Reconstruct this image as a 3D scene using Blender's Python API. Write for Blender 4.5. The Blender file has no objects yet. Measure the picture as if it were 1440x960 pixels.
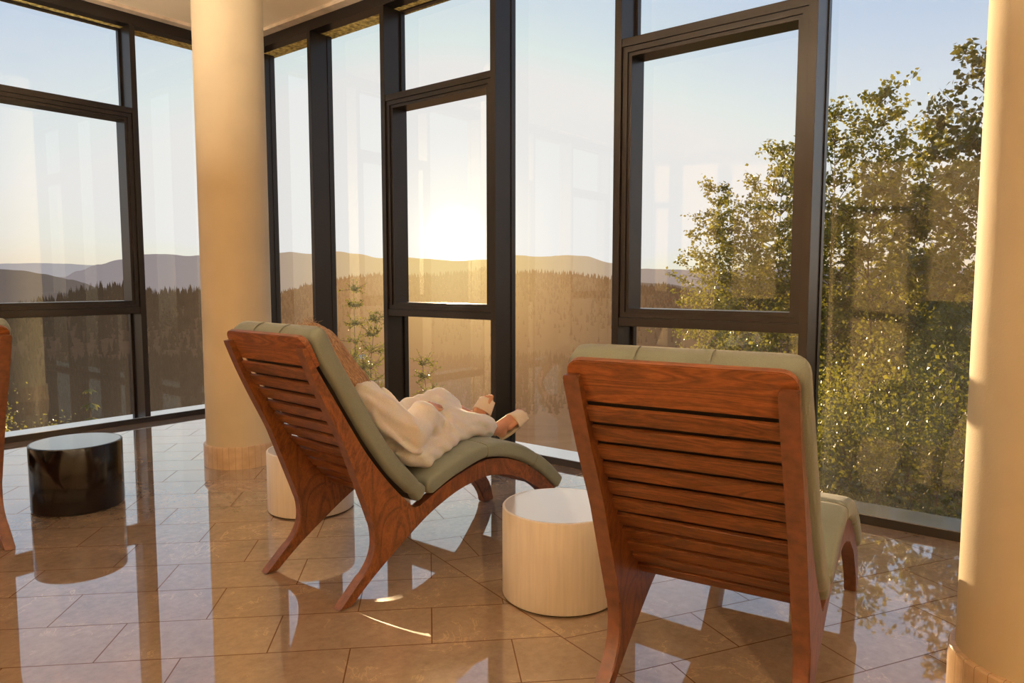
import bpy, bmesh, math, random
from mathutils import Vector, Matrix, noise
from mathutils.geometry import tessellate_polygon
R = math.radians
rnd = random.Random(7)
scene = bpy.context.scene
COL = scene.collection

# ------------------------------------------------------------------ camera frame (used to survey the place from the photo)
F = 1015.0; EYE = 1.4; PITCH = math.atan(85.5 / F)
YAW = R(51.58); CA, SA = math.cos(YAW), math.sin(YAW)
def ray(x, y):
    a = (x - 720) / F; b = (480 - y) / F
    f = math.cos(PITCH) + b * math.sin(PITCH); u = -math.sin(PITCH) + b * math.cos(PITCH)
    return Vector((a * CA + f * SA, -a * SA + f * CA, u))
def at_depth(x, y, d):
    r = ray(x, y); h = math.hypot(r.x, r.y); p = r * (d / h)
    return Vector((p.x, p.y, EYE + p.z))
SUN_AZ_PX, SUN_EL = 640, R(3.1)
_s = ray(SUN_AZ_PX, 394.5); _h = math.atan2(_s.y, _s.x)
SUN_DIR = Vector((math.cos(_h) * math.cos(SUN_EL), math.sin(_h) * math.cos(SUN_EL), math.sin(SUN_EL)))

# ------------------------------------------------------------------ tagging
def tag(o, label, cat, group=None, kind=None):
    o['label'] = label; o['category'] = cat
    if group: o['group'] = group
    if kind: o['kind'] = kind
    return o
def empty(name, loc=(0, 0, 0), rz=0.0):
    o = bpy.data.objects.new(name, None); COL.objects.link(o)
    o.empty_display_size = 0.1; o.location = loc; o.rotation_euler = (0, 0, rz)
    return o
def link_mesh(name, me, mat=None, parent=None, smooth=False):
    o = bpy.data.objects.new(name, me); COL.objects.link(o)
    if mat and not me.materials: me.materials.append(mat)
    if smooth:
        for p in me.polygons: p.use_smooth = True
    if parent: o.parent = parent
    return o
def bm_obj(name, bm, mat=None, parent=None, smooth=False):
    bmesh.ops.recalc_face_normals(bm, faces=bm.faces)
    me = bpy.data.meshes.new(name); bm.to_mesh(me); bm.free()
    return link_mesh(name, me, mat, parent, smooth)
def struct(o):
    o['kind'] = 'structure'; return o
def copy_tree(o, parent=None):
    c = o.copy(); COL.objects.link(c)
    if parent: c.parent = parent
    for ch in list(o.children): copy_tree(ch, c)
    return c

# ------------------------------------------------------------------ mesh helpers
def box(bm, x0, x1, y0, y1, z0, z1, bevel=0.0):
    vs = [bm.verts.new((x, y, z)) for x in (x0, x1) for y in (y0, y1) for z in (z0, z1)]
    q = [(0, 1, 3, 2), (4, 6, 7, 5), (0, 4, 5, 1), (2, 3, 7, 6), (0, 2, 6, 4), (1, 5, 7, 3)]
    fs = [bm.faces.new([vs[i] for i in f]) for f in q]
    if bevel:
        es = list({e for f in fs for e in f.edges})
        bmesh.ops.bevel(bm, geom=es, offset=bevel, segments=2, affect='EDGES', profile=0.7)
def lathe(bm, prof, n=64, cx=0, cy=0):
    rings = []
    for r, z in prof:
        if r < 1e-6: rings.append([bm.verts.new((cx, cy, z))])
        else: rings.append([bm.verts.new((cx + r * math.cos(2 * math.pi * i / n), cy + r * math.sin(2 * math.pi * i / n), z)) for i in range(n)])
    for a, b in zip(rings, rings[1:]):
        for i in range(n):
            j = (i + 1) % n
            if len(a) == 1 and len(b) == 1: continue
            if len(a) == 1: bm.faces.new((a[0], b[i], b[j]))
            elif len(b) == 1: bm.faces.new((a[i], a[j], b[0]))
            else: bm.faces.new((a[i], a[j], b[j], b[i]))
def frame_basis(d):
    d = d.normalized(); u = Vector((0, 0, 1)) if abs(d.z) < 0.9 else Vector((1, 0, 0))
    s = d.cross(u).normalized(); return s, s.cross(d).normalized()
def tube(bm, pts, rads, n=12, caps=True, flat=1.0, up=None):
    pts = [Vector(p) for p in pts]; rings = []
    s = w = None
    for i, p in enumerate(pts):
        d = (pts[min(i + 1, len(pts) - 1)] - pts[max(i - 1, 0)]).normalized()
        if up is not None:
            s = d.cross(Vector(up)).normalized(); w = s.cross(d).normalized()
        elif s is None: s, w = frame_basis(d)
        else:
            w = s.cross(d).normalized(); s = d.cross(w).normalized()
        r = rads[i] if isinstance(rads, (list, tuple)) else rads
        rings.append([bm.verts.new(p + s * (r * math.cos(2 * math.pi * k / n)) + w * (r * flat * math.sin(2 * math.pi * k / n))) for k in range(n)])
    for a, b in zip(rings, rings[1:]):
        for k in range(n): bm.faces.new((a[k], a[(k + 1) % n], b[(k + 1) % n], b[k]))
    if caps:
        bm.faces.new(rings[0][::-1]); bm.faces.new(rings[-1])
def ball(bm, c, r, sc=(1, 1, 1), rot=None, seg=20):
    m = Matrix.Translation(Vector(c))
    if rot is not None: m = m @ rot.to_4x4()
    m = m @ Matrix.Diagonal((r * sc[0], r * sc[1], r * sc[2], 1))
    nv = seg // 2 + 2
    top = bm.verts.new(m @ Vector((0, 0, 1))); bot = bm.verts.new(m @ Vector((0, 0, -1))); rg = []
    for i in range(1, nv):
        t = math.pi * i / nv
        rg.append([bm.verts.new(m @ Vector((math.sin(t) * math.cos(2 * math.pi * k / seg), math.sin(t) * math.sin(2 * math.pi * k / seg), math.cos(t)))) for k in range(seg)])
    for k in range(seg):
        j = (k + 1) % seg
        bm.faces.new((top, rg[0][k], rg[0][j])); bm.faces.new((bot, rg[-1][j], rg[-1][k]))
        for a, b in zip(rg, rg[1:]): bm.faces.new((a[k], b[k], b[j], a[j]))
def limb(bm, pts, rads, n=16):
    """rounded tapering limb: tube plus a ball at every joint"""
    tube(bm, pts, rads, n)
    for p, r in zip(pts, rads): ball(bm, p, r, seg=n)
def resample(pts, step):
    pts = [Vector(p) for p in pts]; out = [pts[0]]
    for a, b in zip(pts, pts[1:]):
        k = max(1, int(round((b - a).length / step)))
        for i in range(1, k + 1): out.append(a.lerp(b, i / k))
    return out
def catmull(pts, per=8):
    pts = [Vector(p) for p in pts]; out = []
    for i in range(len(pts) - 1):
        p0 = pts[max(i - 1, 0)]; p1 = pts[i]; p2 = pts[i + 1]; p3 = pts[min(i + 2, len(pts) - 1)]
        for k in range(per):
            t = k / per
            out.append(0.5 * ((2 * p1) + (p2 - p0) * t + (2 * p0 - 5 * p1 + 4 * p2 - p3) * t * t + (3 * p1 - p0 - 3 * p2 + p3) * t ** 3))
    out.append(pts[-1]); return out
def remeshed(bm, voxel, smooth=3):
    """fuse overlapping shapes of a bmesh into one continuous surface"""
    me = bpy.data.meshes.new('tmp'); bm.to_mesh(me); bm.free()
    o = bpy.data.objects.new('tmp', me); COL.objects.link(o)
    m = o.modifiers.new('r', 'REMESH'); m.mode = 'VOXEL'; m.voxel_size = voxel
    if smooth:
        k = o.modifiers.new('s', 'SMOOTH'); k.factor = 0.5; k.iterations = smooth
    dg = bpy.context.evaluated_depsgraph_get()
    res = bpy.data.meshes.new_from_object(o.evaluated_get(dg))
    bpy.data.objects.remove(o); bpy.data.meshes.remove(me)
    return res

# ------------------------------------------------------------------ materials
def srgb(r, g, b):
    f = lambda c: (c / 255 / 12.92) if c / 255 <= 0.04045 else ((c / 255 + 0.055) / 1.055) ** 2.4
    return (f(r), f(g), f(b), 1)
class NT:
    def __init__(s, name):
        s.m = bpy.data.materials.new(name); s.m.use_nodes = True
        s.t = s.m.node_tree; s.t.nodes.clear()
        s.out = s.t.nodes.new('ShaderNodeOutputMaterial')
    def n(s, typ, **kw):
        x = s.t.nodes.new(typ)
        for k, v in kw.items():
            if k.startswith('i_'):
                key = k[2:].replace('_', ' ')
                x.inputs[int(key) if key.isdigit() else key].default_value = v
            else: setattr(x, k, v)
        return x
    def l(s, a, b): s.t.links.new(a, b)
    def val(s, sock, v):
        if hasattr(v, 'is_output'): s.l(v, sock)
        else: sock.default_value = v
    def math(s, op, a, b=None, c=None, clamp=False):
        x = s.n('ShaderNodeMath', operation=op); x.use_clamp = clamp
        for i, v in enumerate((a, b, c)):
            if v is not None: s.val(x.inputs[i], v)
        return x.outputs[0]
    def vmath(s, op, a, b=None):
        x = s.n('ShaderNodeVectorMath', operation=op)
        s.val(x.inputs[0], a)
        if b is not None: s.val(x.inputs[1], b)
        return x.outputs['Value'] if op in ('DOT_PRODUCT', 'LENGTH') else x.outputs[0]
    def mix(s, f, a, b, blend='MIX'):
        x = s.n('ShaderNodeMix', data_type='RGBA', blend_type=blend)
        s.val(x.inputs[0], f); s.val(x.inputs[6], a); s.val(x.inputs[7], b); return x.outputs[2]
    def ramp(s, f, stops):
        x = s.n('ShaderNodeValToRGB'); e = x.color_ramp.elements
        while len(e) < len(stops): e.new(0.5)
        for k, (p, c) in zip(e, stops): k.position = p; k.color = c
        s.val(x.inputs[0], f); return x.outputs[0]
    def coord(s, kind='Object', scale=(1, 1, 1), rot=(0, 0, 0)):
        t = s.n('ShaderNodeTexCoord'); m = s.n('ShaderNodeMapping')
        m.inputs['Scale'].default_value = scale; m.inputs['Rotation'].default_value = rot
        s.l(t.outputs[kind], m.inputs[0]); return m.outputs[0]
    def noise(s, vec, scale, detail=4, rough=0.5, dist=0.0):
        x = s.n('ShaderNodeTexNoise'); s.l(vec, x.inputs['Vector'])
        x.inputs['Scale'].default_value = scale; x.inputs['Detail'].default_value = detail
        x.inputs['Roughness'].default_value = rough; x.inputs['Distortion'].default_value = dist
        return x.outputs['Fac']
    def bump(s, h, strength=0.3, dist=0.01):
        x = s.n('ShaderNodeBump'); x.inputs['Strength'].default_value = strength; x.inputs['Distance'].default_value = dist
        s.l(h, x.inputs['Height']); return x.outputs[0]
    def bsdf(s, color, rough=0.5, bump=None, **kw):
        x = s.n('ShaderNodeBsdfPrincipled')
        s.val(x.inputs['Base Color'], color); s.val(x.inputs['Roughness'], rough)
        if bump is not None: s.l(bump, x.inputs['Normal'])
        for k, v in kw.items(): s.val(x.inputs[k.replace('_', ' ')], v)
        return x.outputs[0]
    def done(s, sh): s.l(sh, s.out.inputs[0]); return s.m

def mat_plain(name, c, rough=0.5, nscale=8, namt=0.12, bump=0.0, bscale=60, **kw):
    t = NT(name); v = t.coord()
    n = t.noise(v, nscale, 5)
    dark = tuple(x * (1 - namt * 2) for x in c[:3]) + (1,)
    lite = tuple(min(1, x * (1 + namt)) for x in c[:3]) + (1,)
    col = t.ramp(n, [(0.3, dark), (0.7, lite)])
    b = t.bump(t.noise(v, bscale, 3), bump, 0.004) if bump else None
    return t.done(t.bsdf(col, rough, b, **kw))

def mat_wood(name, axis_scale, tint=1.0):
    t = NT(name); v = t.coord('Object', axis_scale)
    big = t.noise(v, 1.6, 3, 0.5, 2.2)
    rings = t.math('FRACT', t.math('MULTIPLY', big, 7.0))
    rings = t.math('ABSOLUTE', t.math('SUBTRACT', rings, 0.5))
    fine = t.noise(t.coord('Object', tuple(a * 9 for a in axis_scale)), 6, 4)
    mid = t.noise(v, 9, 3)
    f = t.math('ADD', t.math('MULTIPLY', rings, 0.42), t.math('ADD', t.math('MULTIPLY', mid, 0.28), t.math('MULTIPLY', fine, 0.36)))
    k = lambda r, g, b: tuple(x * tint for x in srgb(r, g, b)[:3]) + (1,)
    col = t.ramp(f, [(0.22, k(74, 40, 22)), (0.42, k(114, 66, 34)), (0.56, k(136, 82, 44)), (0.78, k(170, 108, 58))])
    return t.done(t.bsdf(col, 0.4, t.bump(fine, 0.1, 0.002), Specular_IOR_Level=0.35))
WOOD_V = mat_wood('stained_plywood', (2.6, 3, 1.4), 0.84)
WOOD_S = mat_wood('stained_slat_wood', (6, 0.8, 6), 0.78)
WOOD_H = mat_wood('stained_head_board_wood', (6, 0.8, 6), 1.12)
WOOD_E = mat_plain('dark_plywood_edge', srgb(104, 62, 40), 0.42, 30, 0.2)
GAP_SHADE = mat_plain('cushion_painted_gap_shade', srgb(52, 48, 42), 0.95)  # dark colour stands in for shade between the slats

def mat_fabric(name, c, weave=420, rough=0.9, sss=0.0):
    t = NT(name); v = t.coord()
    w1 = t.n('ShaderNodeTexWave', wave_type='BANDS', bands_direction='Y'); t.l(v, w1.inputs['Vector']); w1.inputs['Scale'].default_value = weave / 6
    n = t.noise(v, 300, 2); big = t.noise(v, 6, 3)
    f = t.math('ADD', t.math('MULTIPLY', n, 0.6), t.math('MULTIPLY', big, 0.4))
    col = t.ramp(f, [(0.3, tuple(x * 0.82 for x in c[:3]) + (1,)), (0.7, tuple(x * 1.1 for x in c[:3]) + (1,))])
    wr = t.noise(v, 9, 4, 0.6, 0.6)
    return t.done(t.bsdf(col, rough, t.bump(t.math('ADD', t.math('MULTIPLY', wr, 3), n), 0.25, 0.004), Sheen_Weight=0.25, Sheen_Roughness=0.4, Subsurface_Weight=sss, Subsurface_Radius=(0.05, 0.035, 0.025), Subsurface_Scale=1.0))
SAGE = mat_fabric('sage_green_upholstery', srgb(121, 127, 116))
PIPE = mat_fabric('sage_green_piping', srgb(120, 120, 98))
TERRY = mat_fabric('cream_white_terry', srgb(252, 248, 242), 200, sss=0.35)
SKIN = mat_plain('skin', srgb(205, 150, 120), 0.5, 12, 0.08, Subsurface_Weight=0.1)
SLIPPER = mat_fabric('white_slipper_towelling', srgb(236, 224, 206), 300)
SOLE = mat_plain('pale_slipper_sole', srgb(215, 200, 175), 0.7)
EYE_W = mat_plain('eye_white', srgb(235, 232, 228), 0.2, 5, 0.02)
def mat_hair():
    t = NT('light_brown_hair'); tc = t.n('ShaderNodeTexCoord'); p = tc.outputs['Object']
    cx = t.n('ShaderNodeCombineXYZ')
    t.l(t.math('MULTIPLY', t.vmath('DOT_PRODUCT', p, (0.84, 0, 0.5425)), 60), cx.inputs[0]); t.l(t.math('MULTIPLY', t.vmath('DOT_PRODUCT', p, (0, 1, 0)), 60), cx.inputs[1]); t.l(t.math('MULTIPLY', t.vmath('DOT_PRODUCT', p, (0.5425, 0, -0.84)), 4), cx.inputs[2])
    n = t.noise(cx.outputs[0], 3, 5, 0.6, 0.3)
    col = t.ramp(n, [(0.3, srgb(104, 74, 46)), (0.55, srgb(160, 122, 82)), (0.75, srgb(208, 172, 126))])
    return t.done(t.bsdf(col, 0.42, t.bump(n, 0.4, 0.008)))
HAIR = mat_hair()

FRAME = mat_plain('dark_bronze_aluminium', srgb(38, 33, 32), 0.3, 3, 0.06, Metallic=0.3)
SILL = mat_plain('satin_metal_sill', srgb(205, 205, 206), 0.16, 3, 0.03, Metallic=0.9)
PLASTER = mat_plain('cream_column_plaster', srgb(222, 208, 178), 0.75, 2.5, 0.04, 0.15, 160)
CEIL = mat_plain('cream_ceiling_paint', srgb(248, 232, 208), 0.85, 1.2, 0.04)
WALLP = mat_plain('warm_white_wall_paint', srgb(236, 212, 180), 0.85, 1.2, 0.05)
LINTEL = mat_plain('rough_lintel_gold_light', srgb(250, 206, 130), 0.9, 30, 0.4, 0.8, 40)  # gold base colour stands in for light bounced up from the sill
WHITE_TOP = mat_plain('white_lacquer_top', srgb(244, 243, 243), 0.09, 3, 0.01, Specular_IOR_Level=0.9, Coat_Weight=0.7, Coat_Roughness=0.05)
def mat_drum(name, c, rough, spec=0.5):
    t = NT(name); v = t.coord('Object', (14, 14, 0.8)); n = t.noise(v, 5, 4)
    col = t.ramp(n, [(0.3, tuple(x * 0.9 for x in c[:3]) + (1,)), (0.7, c)])
    return t.done(t.bsdf(col, rough, t.bump(n, 0.05, 0.002), Specular_IOR_Level=spec))
WHITE_DRUM = mat_drum('pale_veneer_drum', srgb(254, 250, 242), 0.35)
BLACK_DRUM = mat_drum('black_gloss_lacquer', srgb(14, 9, 7), 0.16, 0.22)
BLACK_TOP = mat_plain('black_gloss_top', srgb(24, 22, 24), 0.05, 3, 0.03, Coat_Weight=0.6)
GLIDE = mat_plain('dark_rubber_glide', srgb(30, 26, 24), 0.7)

def mat_plinth():
    t = NT('limestone_mosaic_plinth')
    tc = t.n('ShaderNodeTexCoord'); sp = t.n('ShaderNodeSeparateXYZ'); t.l(tc.outputs['Object'], sp.inputs[0])
    a = t.math('ARCTAN2', sp.outputs[1], sp.outputs[0])
    fr = t.math('FRACT', t.math('MULTIPLY', a, 36 / (2 * math.pi)))
    g = t.math('LESS_THAN', fr, 0.05)
    n = t.noise(tc.outputs['Object'], 14, 5)
    col = t.ramp(n, [(0.3, srgb(206, 176, 140)), (0.7, srgb(228, 202, 168))])
    return t.done(t.bsdf(t.mix(g, col, srgb(176, 146, 112)), 0.3))
PLINTH = mat_plinth()

def mat_floor():
    t = NT('polished_limestone_tiles')
    tc = t.n('ShaderNodeTexCoord')
    def field(rot, off):
        m = t.n('ShaderNodeMapping'); m.inputs['Rotation'].default_value = (0, 0, rot); m.inputs['Location'].default_value = off
        t.l(tc.outputs['Object'], m.inputs[0])
        b = t.n('ShaderNodeTexBrick'); t.l(m.outputs[0], b.inputs['Vector'])
        b.offset = 0.5; b.inputs['Scale'].default_value = 1.0; b.inputs['Mortar Size'].default_value = 0.0028
        b.inputs['Mortar Smooth'].default_value = 0.2; b.inputs['Brick Width'].default_value = 0.62; b.inputs['Row Height'].default_value = 0.31
        b.inputs['Color1'].default_value = (0.2, 0.2, 0.2, 1); b.inputs['Color2'].default_value = (0.8, 0.8, 0.8, 1); b.inputs['Bias'].default_value = 0.0
        return b
    a = field(R(45), (0.0, 0.085, 0)); c = field(R(29.5), (0.05, 0.03, 0))
    sp = t.n('ShaderNodeSeparateXYZ'); t.l(tc.outputs['Object'], sp.inputs[0])
    # seam between the two laying directions runs from (2.66,2.84) to (2.41,2.02)
    side = t.math('GREATER_THAN', t.math('SUBTRACT', t.math('MULTIPLY', t.math('SUBTRACT', sp.outputs[0], 2.66), 0.957), t.math('MULTIPLY', t.math('SUBTRACT', sp.outputs[1], 2.84), 0.29)), 0.0)
    dist = t.math('ABSOLUTE', t.math('SUBTRACT', t.math('MULTIPLY', t.math('SUBTRACT', sp.outputs[0], 2.66), 0.957), t.math('MULTIPLY', t.math('SUBTRACT', sp.outputs[1], 2.84), 0.29)))
    seam = t.math('LESS_THAN', dist, 0.0028)
    mort = t.mix(side, a.outputs['Fac'], c.outputs['Fac'])
    mort = t.math('MAXIMUM', mort, seam)
    tone = t.mix(side, a.outputs['Color'], c.outputs['Color'])
    v = tc.outputs['Object']
    n1 = t.noise(v, 3.5, 7, 0.6, 0.6); n2 = t.noise(v, 26, 5, 0.65)
    vein = t.math('ABSOLUTE', t.math('SUBTRACT', t.noise(v, 5, 6, 0.6, 1.6), 0.5))
    veinm = t.math('MULTIPLY', t.math('LESS_THAN', vein, 0.012), t.math('GREATER_THAN', n1, 0.56))
    f = t.math('ADD', t.math('MULTIPLY', n1, 0.45), t.math('ADD', t.math('MULTIPLY', n2, 0.42), t.math('MULTIPLY', tone, 0.12)))
    col = t.ramp(f, [(0.3, srgb(148, 128, 108)), (0.55, srgb(180, 158, 134)), (0.8, srgb(206, 186, 162))])
    col = t.mix(t.math('MULTIPLY', veinm, 0.6), col, srgb(218, 190, 150))
    col = t.mix(mort, col, srgb(104, 72, 46))
    dif = t.n('ShaderNodeBsdfDiffuse'); t.l(col, dif.inputs[0])
    gl = t.n('ShaderNodeBsdfGlossy'); t.l(t.math('ADD', t.math('MULTIPLY', n2, 0.02), 0.012), gl.inputs['Roughness'])
    gl.inputs[0].default_value = (1.0, 1.0, 1.0, 1)
    g = t.n('ShaderNodeNewGeometry')
    c = t.math('ABSOLUTE', t.vmath('DOT_PRODUCT', g.outputs['Incoming'], g.outputs['True Normal']))
    k = t.math('POWER', t.math('SUBTRACT', 1.0, c, clamp=True), 2.45)
    fac = t.math('MULTIPLY', t.math('ADD', 0.04, t.math('MULTIPLY', k, 0.96)), t.math('SUBTRACT', 1.0, t.math('MULTIPLY', mort, 0.7)))
    m = t.n('ShaderNodeMixShader'); t.l(fac, m.inputs[0]); t.l(dif.outputs[0], m.inputs[1]); t.l(gl.outputs[0], m.inputs[2])
    return t.done(m.outputs[0])
FLOOR = mat_floor()

def mat_glass():
    t = NT('dusty_window_glass')
    g = t.n('ShaderNodeNewGeometry')
    c = t.math('ABSOLUTE', t.vmath('DOT_PRODUCT', g.outputs['Incoming'], g.outputs['Normal']))
    k = t.math('POWER', t.math('SUBTRACT', 1.0, c, clamp=True), 4.0)
    fac = t.math('ADD', 0.062, t.math('MULTIPLY', k, 0.9), clamp=True)
    tr = t.n('ShaderNodeBsdfTransparent'); tr.inputs[0].default_value = (0.985, 0.985, 0.98, 1)
    gl = t.n('ShaderNodeBsdfGlossy'); gl.inputs['Roughness'].default_value = 0.0; gl.inputs[0].default_value = (0.92, 1.0, 0.90, 1)
    # dust film catching the low sun
    ts = t.n('ShaderNodeBsdfTranslucent'); ts.inputs[0].default_value = (1, 0.95, 0.88, 1)
    d1 = t.noise(t.coord('Object', (1, 1, 0.35)), 1.8, 5, 0.6, 0.4); spots = t.noise(t.coord('Object'), 170, 2)
    sp = t.math('MULTIPLY', t.math('GREATER_THAN', spots, 0.69), 0.05)
    tc = t.n('ShaderNodeTexCoord'); sx = t.n('ShaderNodeSeparateXYZ'); t.l(tc.outputs['Object'], sx.inputs[0])
    low = t.math('SUBTRACT', 1.0, t.math('DIVIDE', sx.outputs[2], 1.9), clamp=True)      # dust gathers low on the panes
    dust = t.math('MULTIPLY', t.math('ADD', t.math('MULTIPLY', d1, 0.02), t.math('ADD', 0.005, sp)), t.math('ADD', 0.25, low), clamp=True)
    m1 = t.n('ShaderNodeMixShader'); t.l(dust, m1.inputs[0]); t.l(tr.outputs[0], m1.inputs[1]); t.l(ts.outputs[0], m1.inputs[2])
    m2 = t.n('ShaderNodeMixShader'); t.l(fac, m2.inputs[0]); t.l(m1.outputs[0], m2.inputs[1]); t.l(gl.outputs[0], m2.inputs[2])
    return t.done(m2.outputs[0])
GLASS = mat_glass()

def mat_leaf(name, c, c2, tl=0.5):
    t = NT(name); oi = t.n('ShaderNodeNewGeometry')
    n = t.n('ShaderNodeTexWhiteNoise'); t.l(oi.outputs['Random Per Island'], n.inputs['Vector'])
    col = t.mix(oi.outputs['Random Per Island'], c, c2)
    d = t.n('ShaderNodeBsdfPrincipled'); t.l(col, d.inputs['Base Color']); d.inputs['Roughness'].default_value = 0.32
    ts = t.n('ShaderNodeBsdfTranslucent')
    t.l(t.mix(0.45, col, (0.54, 0.50, 0.05, 1)), ts.inputs[0])
    m = t.n('ShaderNodeMixShader'); m.inputs[0].default_value = tl
    t.l(d.outputs[0], m.inputs[1]); t.l(ts.outputs[0], m.inputs[2])
    return t.done(m.outputs[0])
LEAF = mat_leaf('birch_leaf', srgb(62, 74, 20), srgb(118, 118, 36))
LEAF_D = mat_leaf('shaded_leaf', srgb(36, 44, 16), srgb(74, 78, 26), 0.35)  # darker leaf copy with the shade put into its colour
LEAF_Y = mat_leaf('sunlit_young_leaf', srgb(110, 100, 34), srgb(160, 140, 52), 0.55)  # lighter leaf copy with sunlight put into its colour
NEEDLE = mat_leaf('conifer_needle', srgb(40, 42, 28), srgb(66, 60, 34), 0.2)
BARK = mat_plain('grey_brown_bark', srgb(104, 82, 60), 0.9, 20, 0.25, 0.5, 50)

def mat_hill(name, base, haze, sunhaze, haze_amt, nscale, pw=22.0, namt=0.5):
    """wooded slope with evening haze painted on as emission, stronger towards the sun"""
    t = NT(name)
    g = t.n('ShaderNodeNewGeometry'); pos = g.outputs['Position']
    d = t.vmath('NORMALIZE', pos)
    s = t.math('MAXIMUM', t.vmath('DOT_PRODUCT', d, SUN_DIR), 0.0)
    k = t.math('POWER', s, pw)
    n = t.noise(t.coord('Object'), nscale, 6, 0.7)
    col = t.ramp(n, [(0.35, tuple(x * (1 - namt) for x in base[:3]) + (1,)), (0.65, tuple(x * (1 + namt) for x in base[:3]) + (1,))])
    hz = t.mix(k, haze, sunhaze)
    hz = t.mix(t.math('MULTIPLY', t.math('POWER', s, 160.0), 0.85), hz, srgb(255, 224, 150))  # sun glow painted onto the slopes nearest the sun
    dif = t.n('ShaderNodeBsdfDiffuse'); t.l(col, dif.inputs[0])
    em = t.n('ShaderNodeEmission'); t.l(hz, em.inputs[0]); em.inputs[1].default_value = 1.0  # haze light given off by the slope surface itself
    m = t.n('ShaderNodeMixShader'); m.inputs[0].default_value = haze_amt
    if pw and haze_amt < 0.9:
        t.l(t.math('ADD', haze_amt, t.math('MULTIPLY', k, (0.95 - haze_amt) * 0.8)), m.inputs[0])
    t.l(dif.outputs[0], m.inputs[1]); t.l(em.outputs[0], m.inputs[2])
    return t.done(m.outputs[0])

# ------------------------------------------------------------------ the room
XR, YL, H = 4.45, 7.23, 3.95
XB, YB = -4.6, -5.2            # walls behind the viewer
def plane_obj(name, vs, mat):
    bm = bmesh.new(); bm.faces.new([bm.verts.new(v) for v in vs])
    me = bpy.data.meshes.new(name); bm.to_mesh(me); bm.free()
    return struct(link_mesh(name, me, mat))
def slab(name, a, mat):
    bm = bmesh.new(); box(bm, *a); return struct(bm_obj(name, bm, mat))
slab('floor', (XB, XR + 0.28, YB, YL + 0.28, -0.25, 0), FLOOR)
slab('ceiling', (XB, XR + 0.03, YB, YL + 0.03, H, H + 0.25), CEIL)
slab('wall_back', (XB - 0.2, XB, YB, YL + 0.2, 0, H), WALLP)
slab('wall_right', (XB - 0.2, XR + 0.2, YB - 0.2, YB, 0, H), WALLP)
TRIMLIGHT = mat_plain('pale_shadow_trim', srgb(214, 196, 176), 0.5)
slab('trim_1', (XR - 0.1, XR - 0.0, YB, YL, H - 0.03, H - 0.0005), TRIMLIGHT)
slab('trim_2', (XB, XR - 0.1, YL - 0.1, YL, H - 0.03, H - 0.0005), TRIMLIGHT)
# rough lintel boards over the glass, bounced golden light painted into their colour
slab('trim_3', (XR + 0.125, XR + 0.30, YB, YL + 0.3, 3.822, 4.2), LINTEL)
slab('trim_4', (XB, XR + 0.125, YL + 0.125, YL + 0.30, 3.822, 4.2), LINTEL)

# window walls.  along = coordinate running along the wall, dep = depth outwards
def wbox(bm, wall, a0, a1, d0, d1, z0, z1, bev=0.0):
    if wall == 'R': box(bm, XR + d0, XR + d1, a0, a1, z0, z1, bev)
    else: box(bm, a0, a1, YL + d0, YL + d1, z0, z1, bev)
SILL_Z = 0.056; HEAD_Z = 3.82; MW = 0.052; MD = 0.26; GD = 0.215
Rm = [7.05, 6.062, 5.005, 3.724, 2.602, 1.312, 0.19, -1.10, -2.22, -3.51, -4.63, YB + 0.03]   # mullion centres, right wall
Lm = [4.41, 3.303, 2.02, 0.90, -0.38, -1.50, -2.78, -3.9, XB + 0.03]
wn = 0; tn = 5
def mullion(wall, c, name):
    bm = bmesh.new()
    wbox(bm, wall, c - MW / 2, c + MW / 2, 0, MD, SILL_Z, HEAD_Z, 0.003)
    wbox(bm, wall, c - MW / 2 - 0.007, c + MW / 2 + 0.007, 0.198, MD - 0.012, SILL_Z, HEAD_Z)
    struct(bm_obj(name, bm, FRAME))
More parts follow.
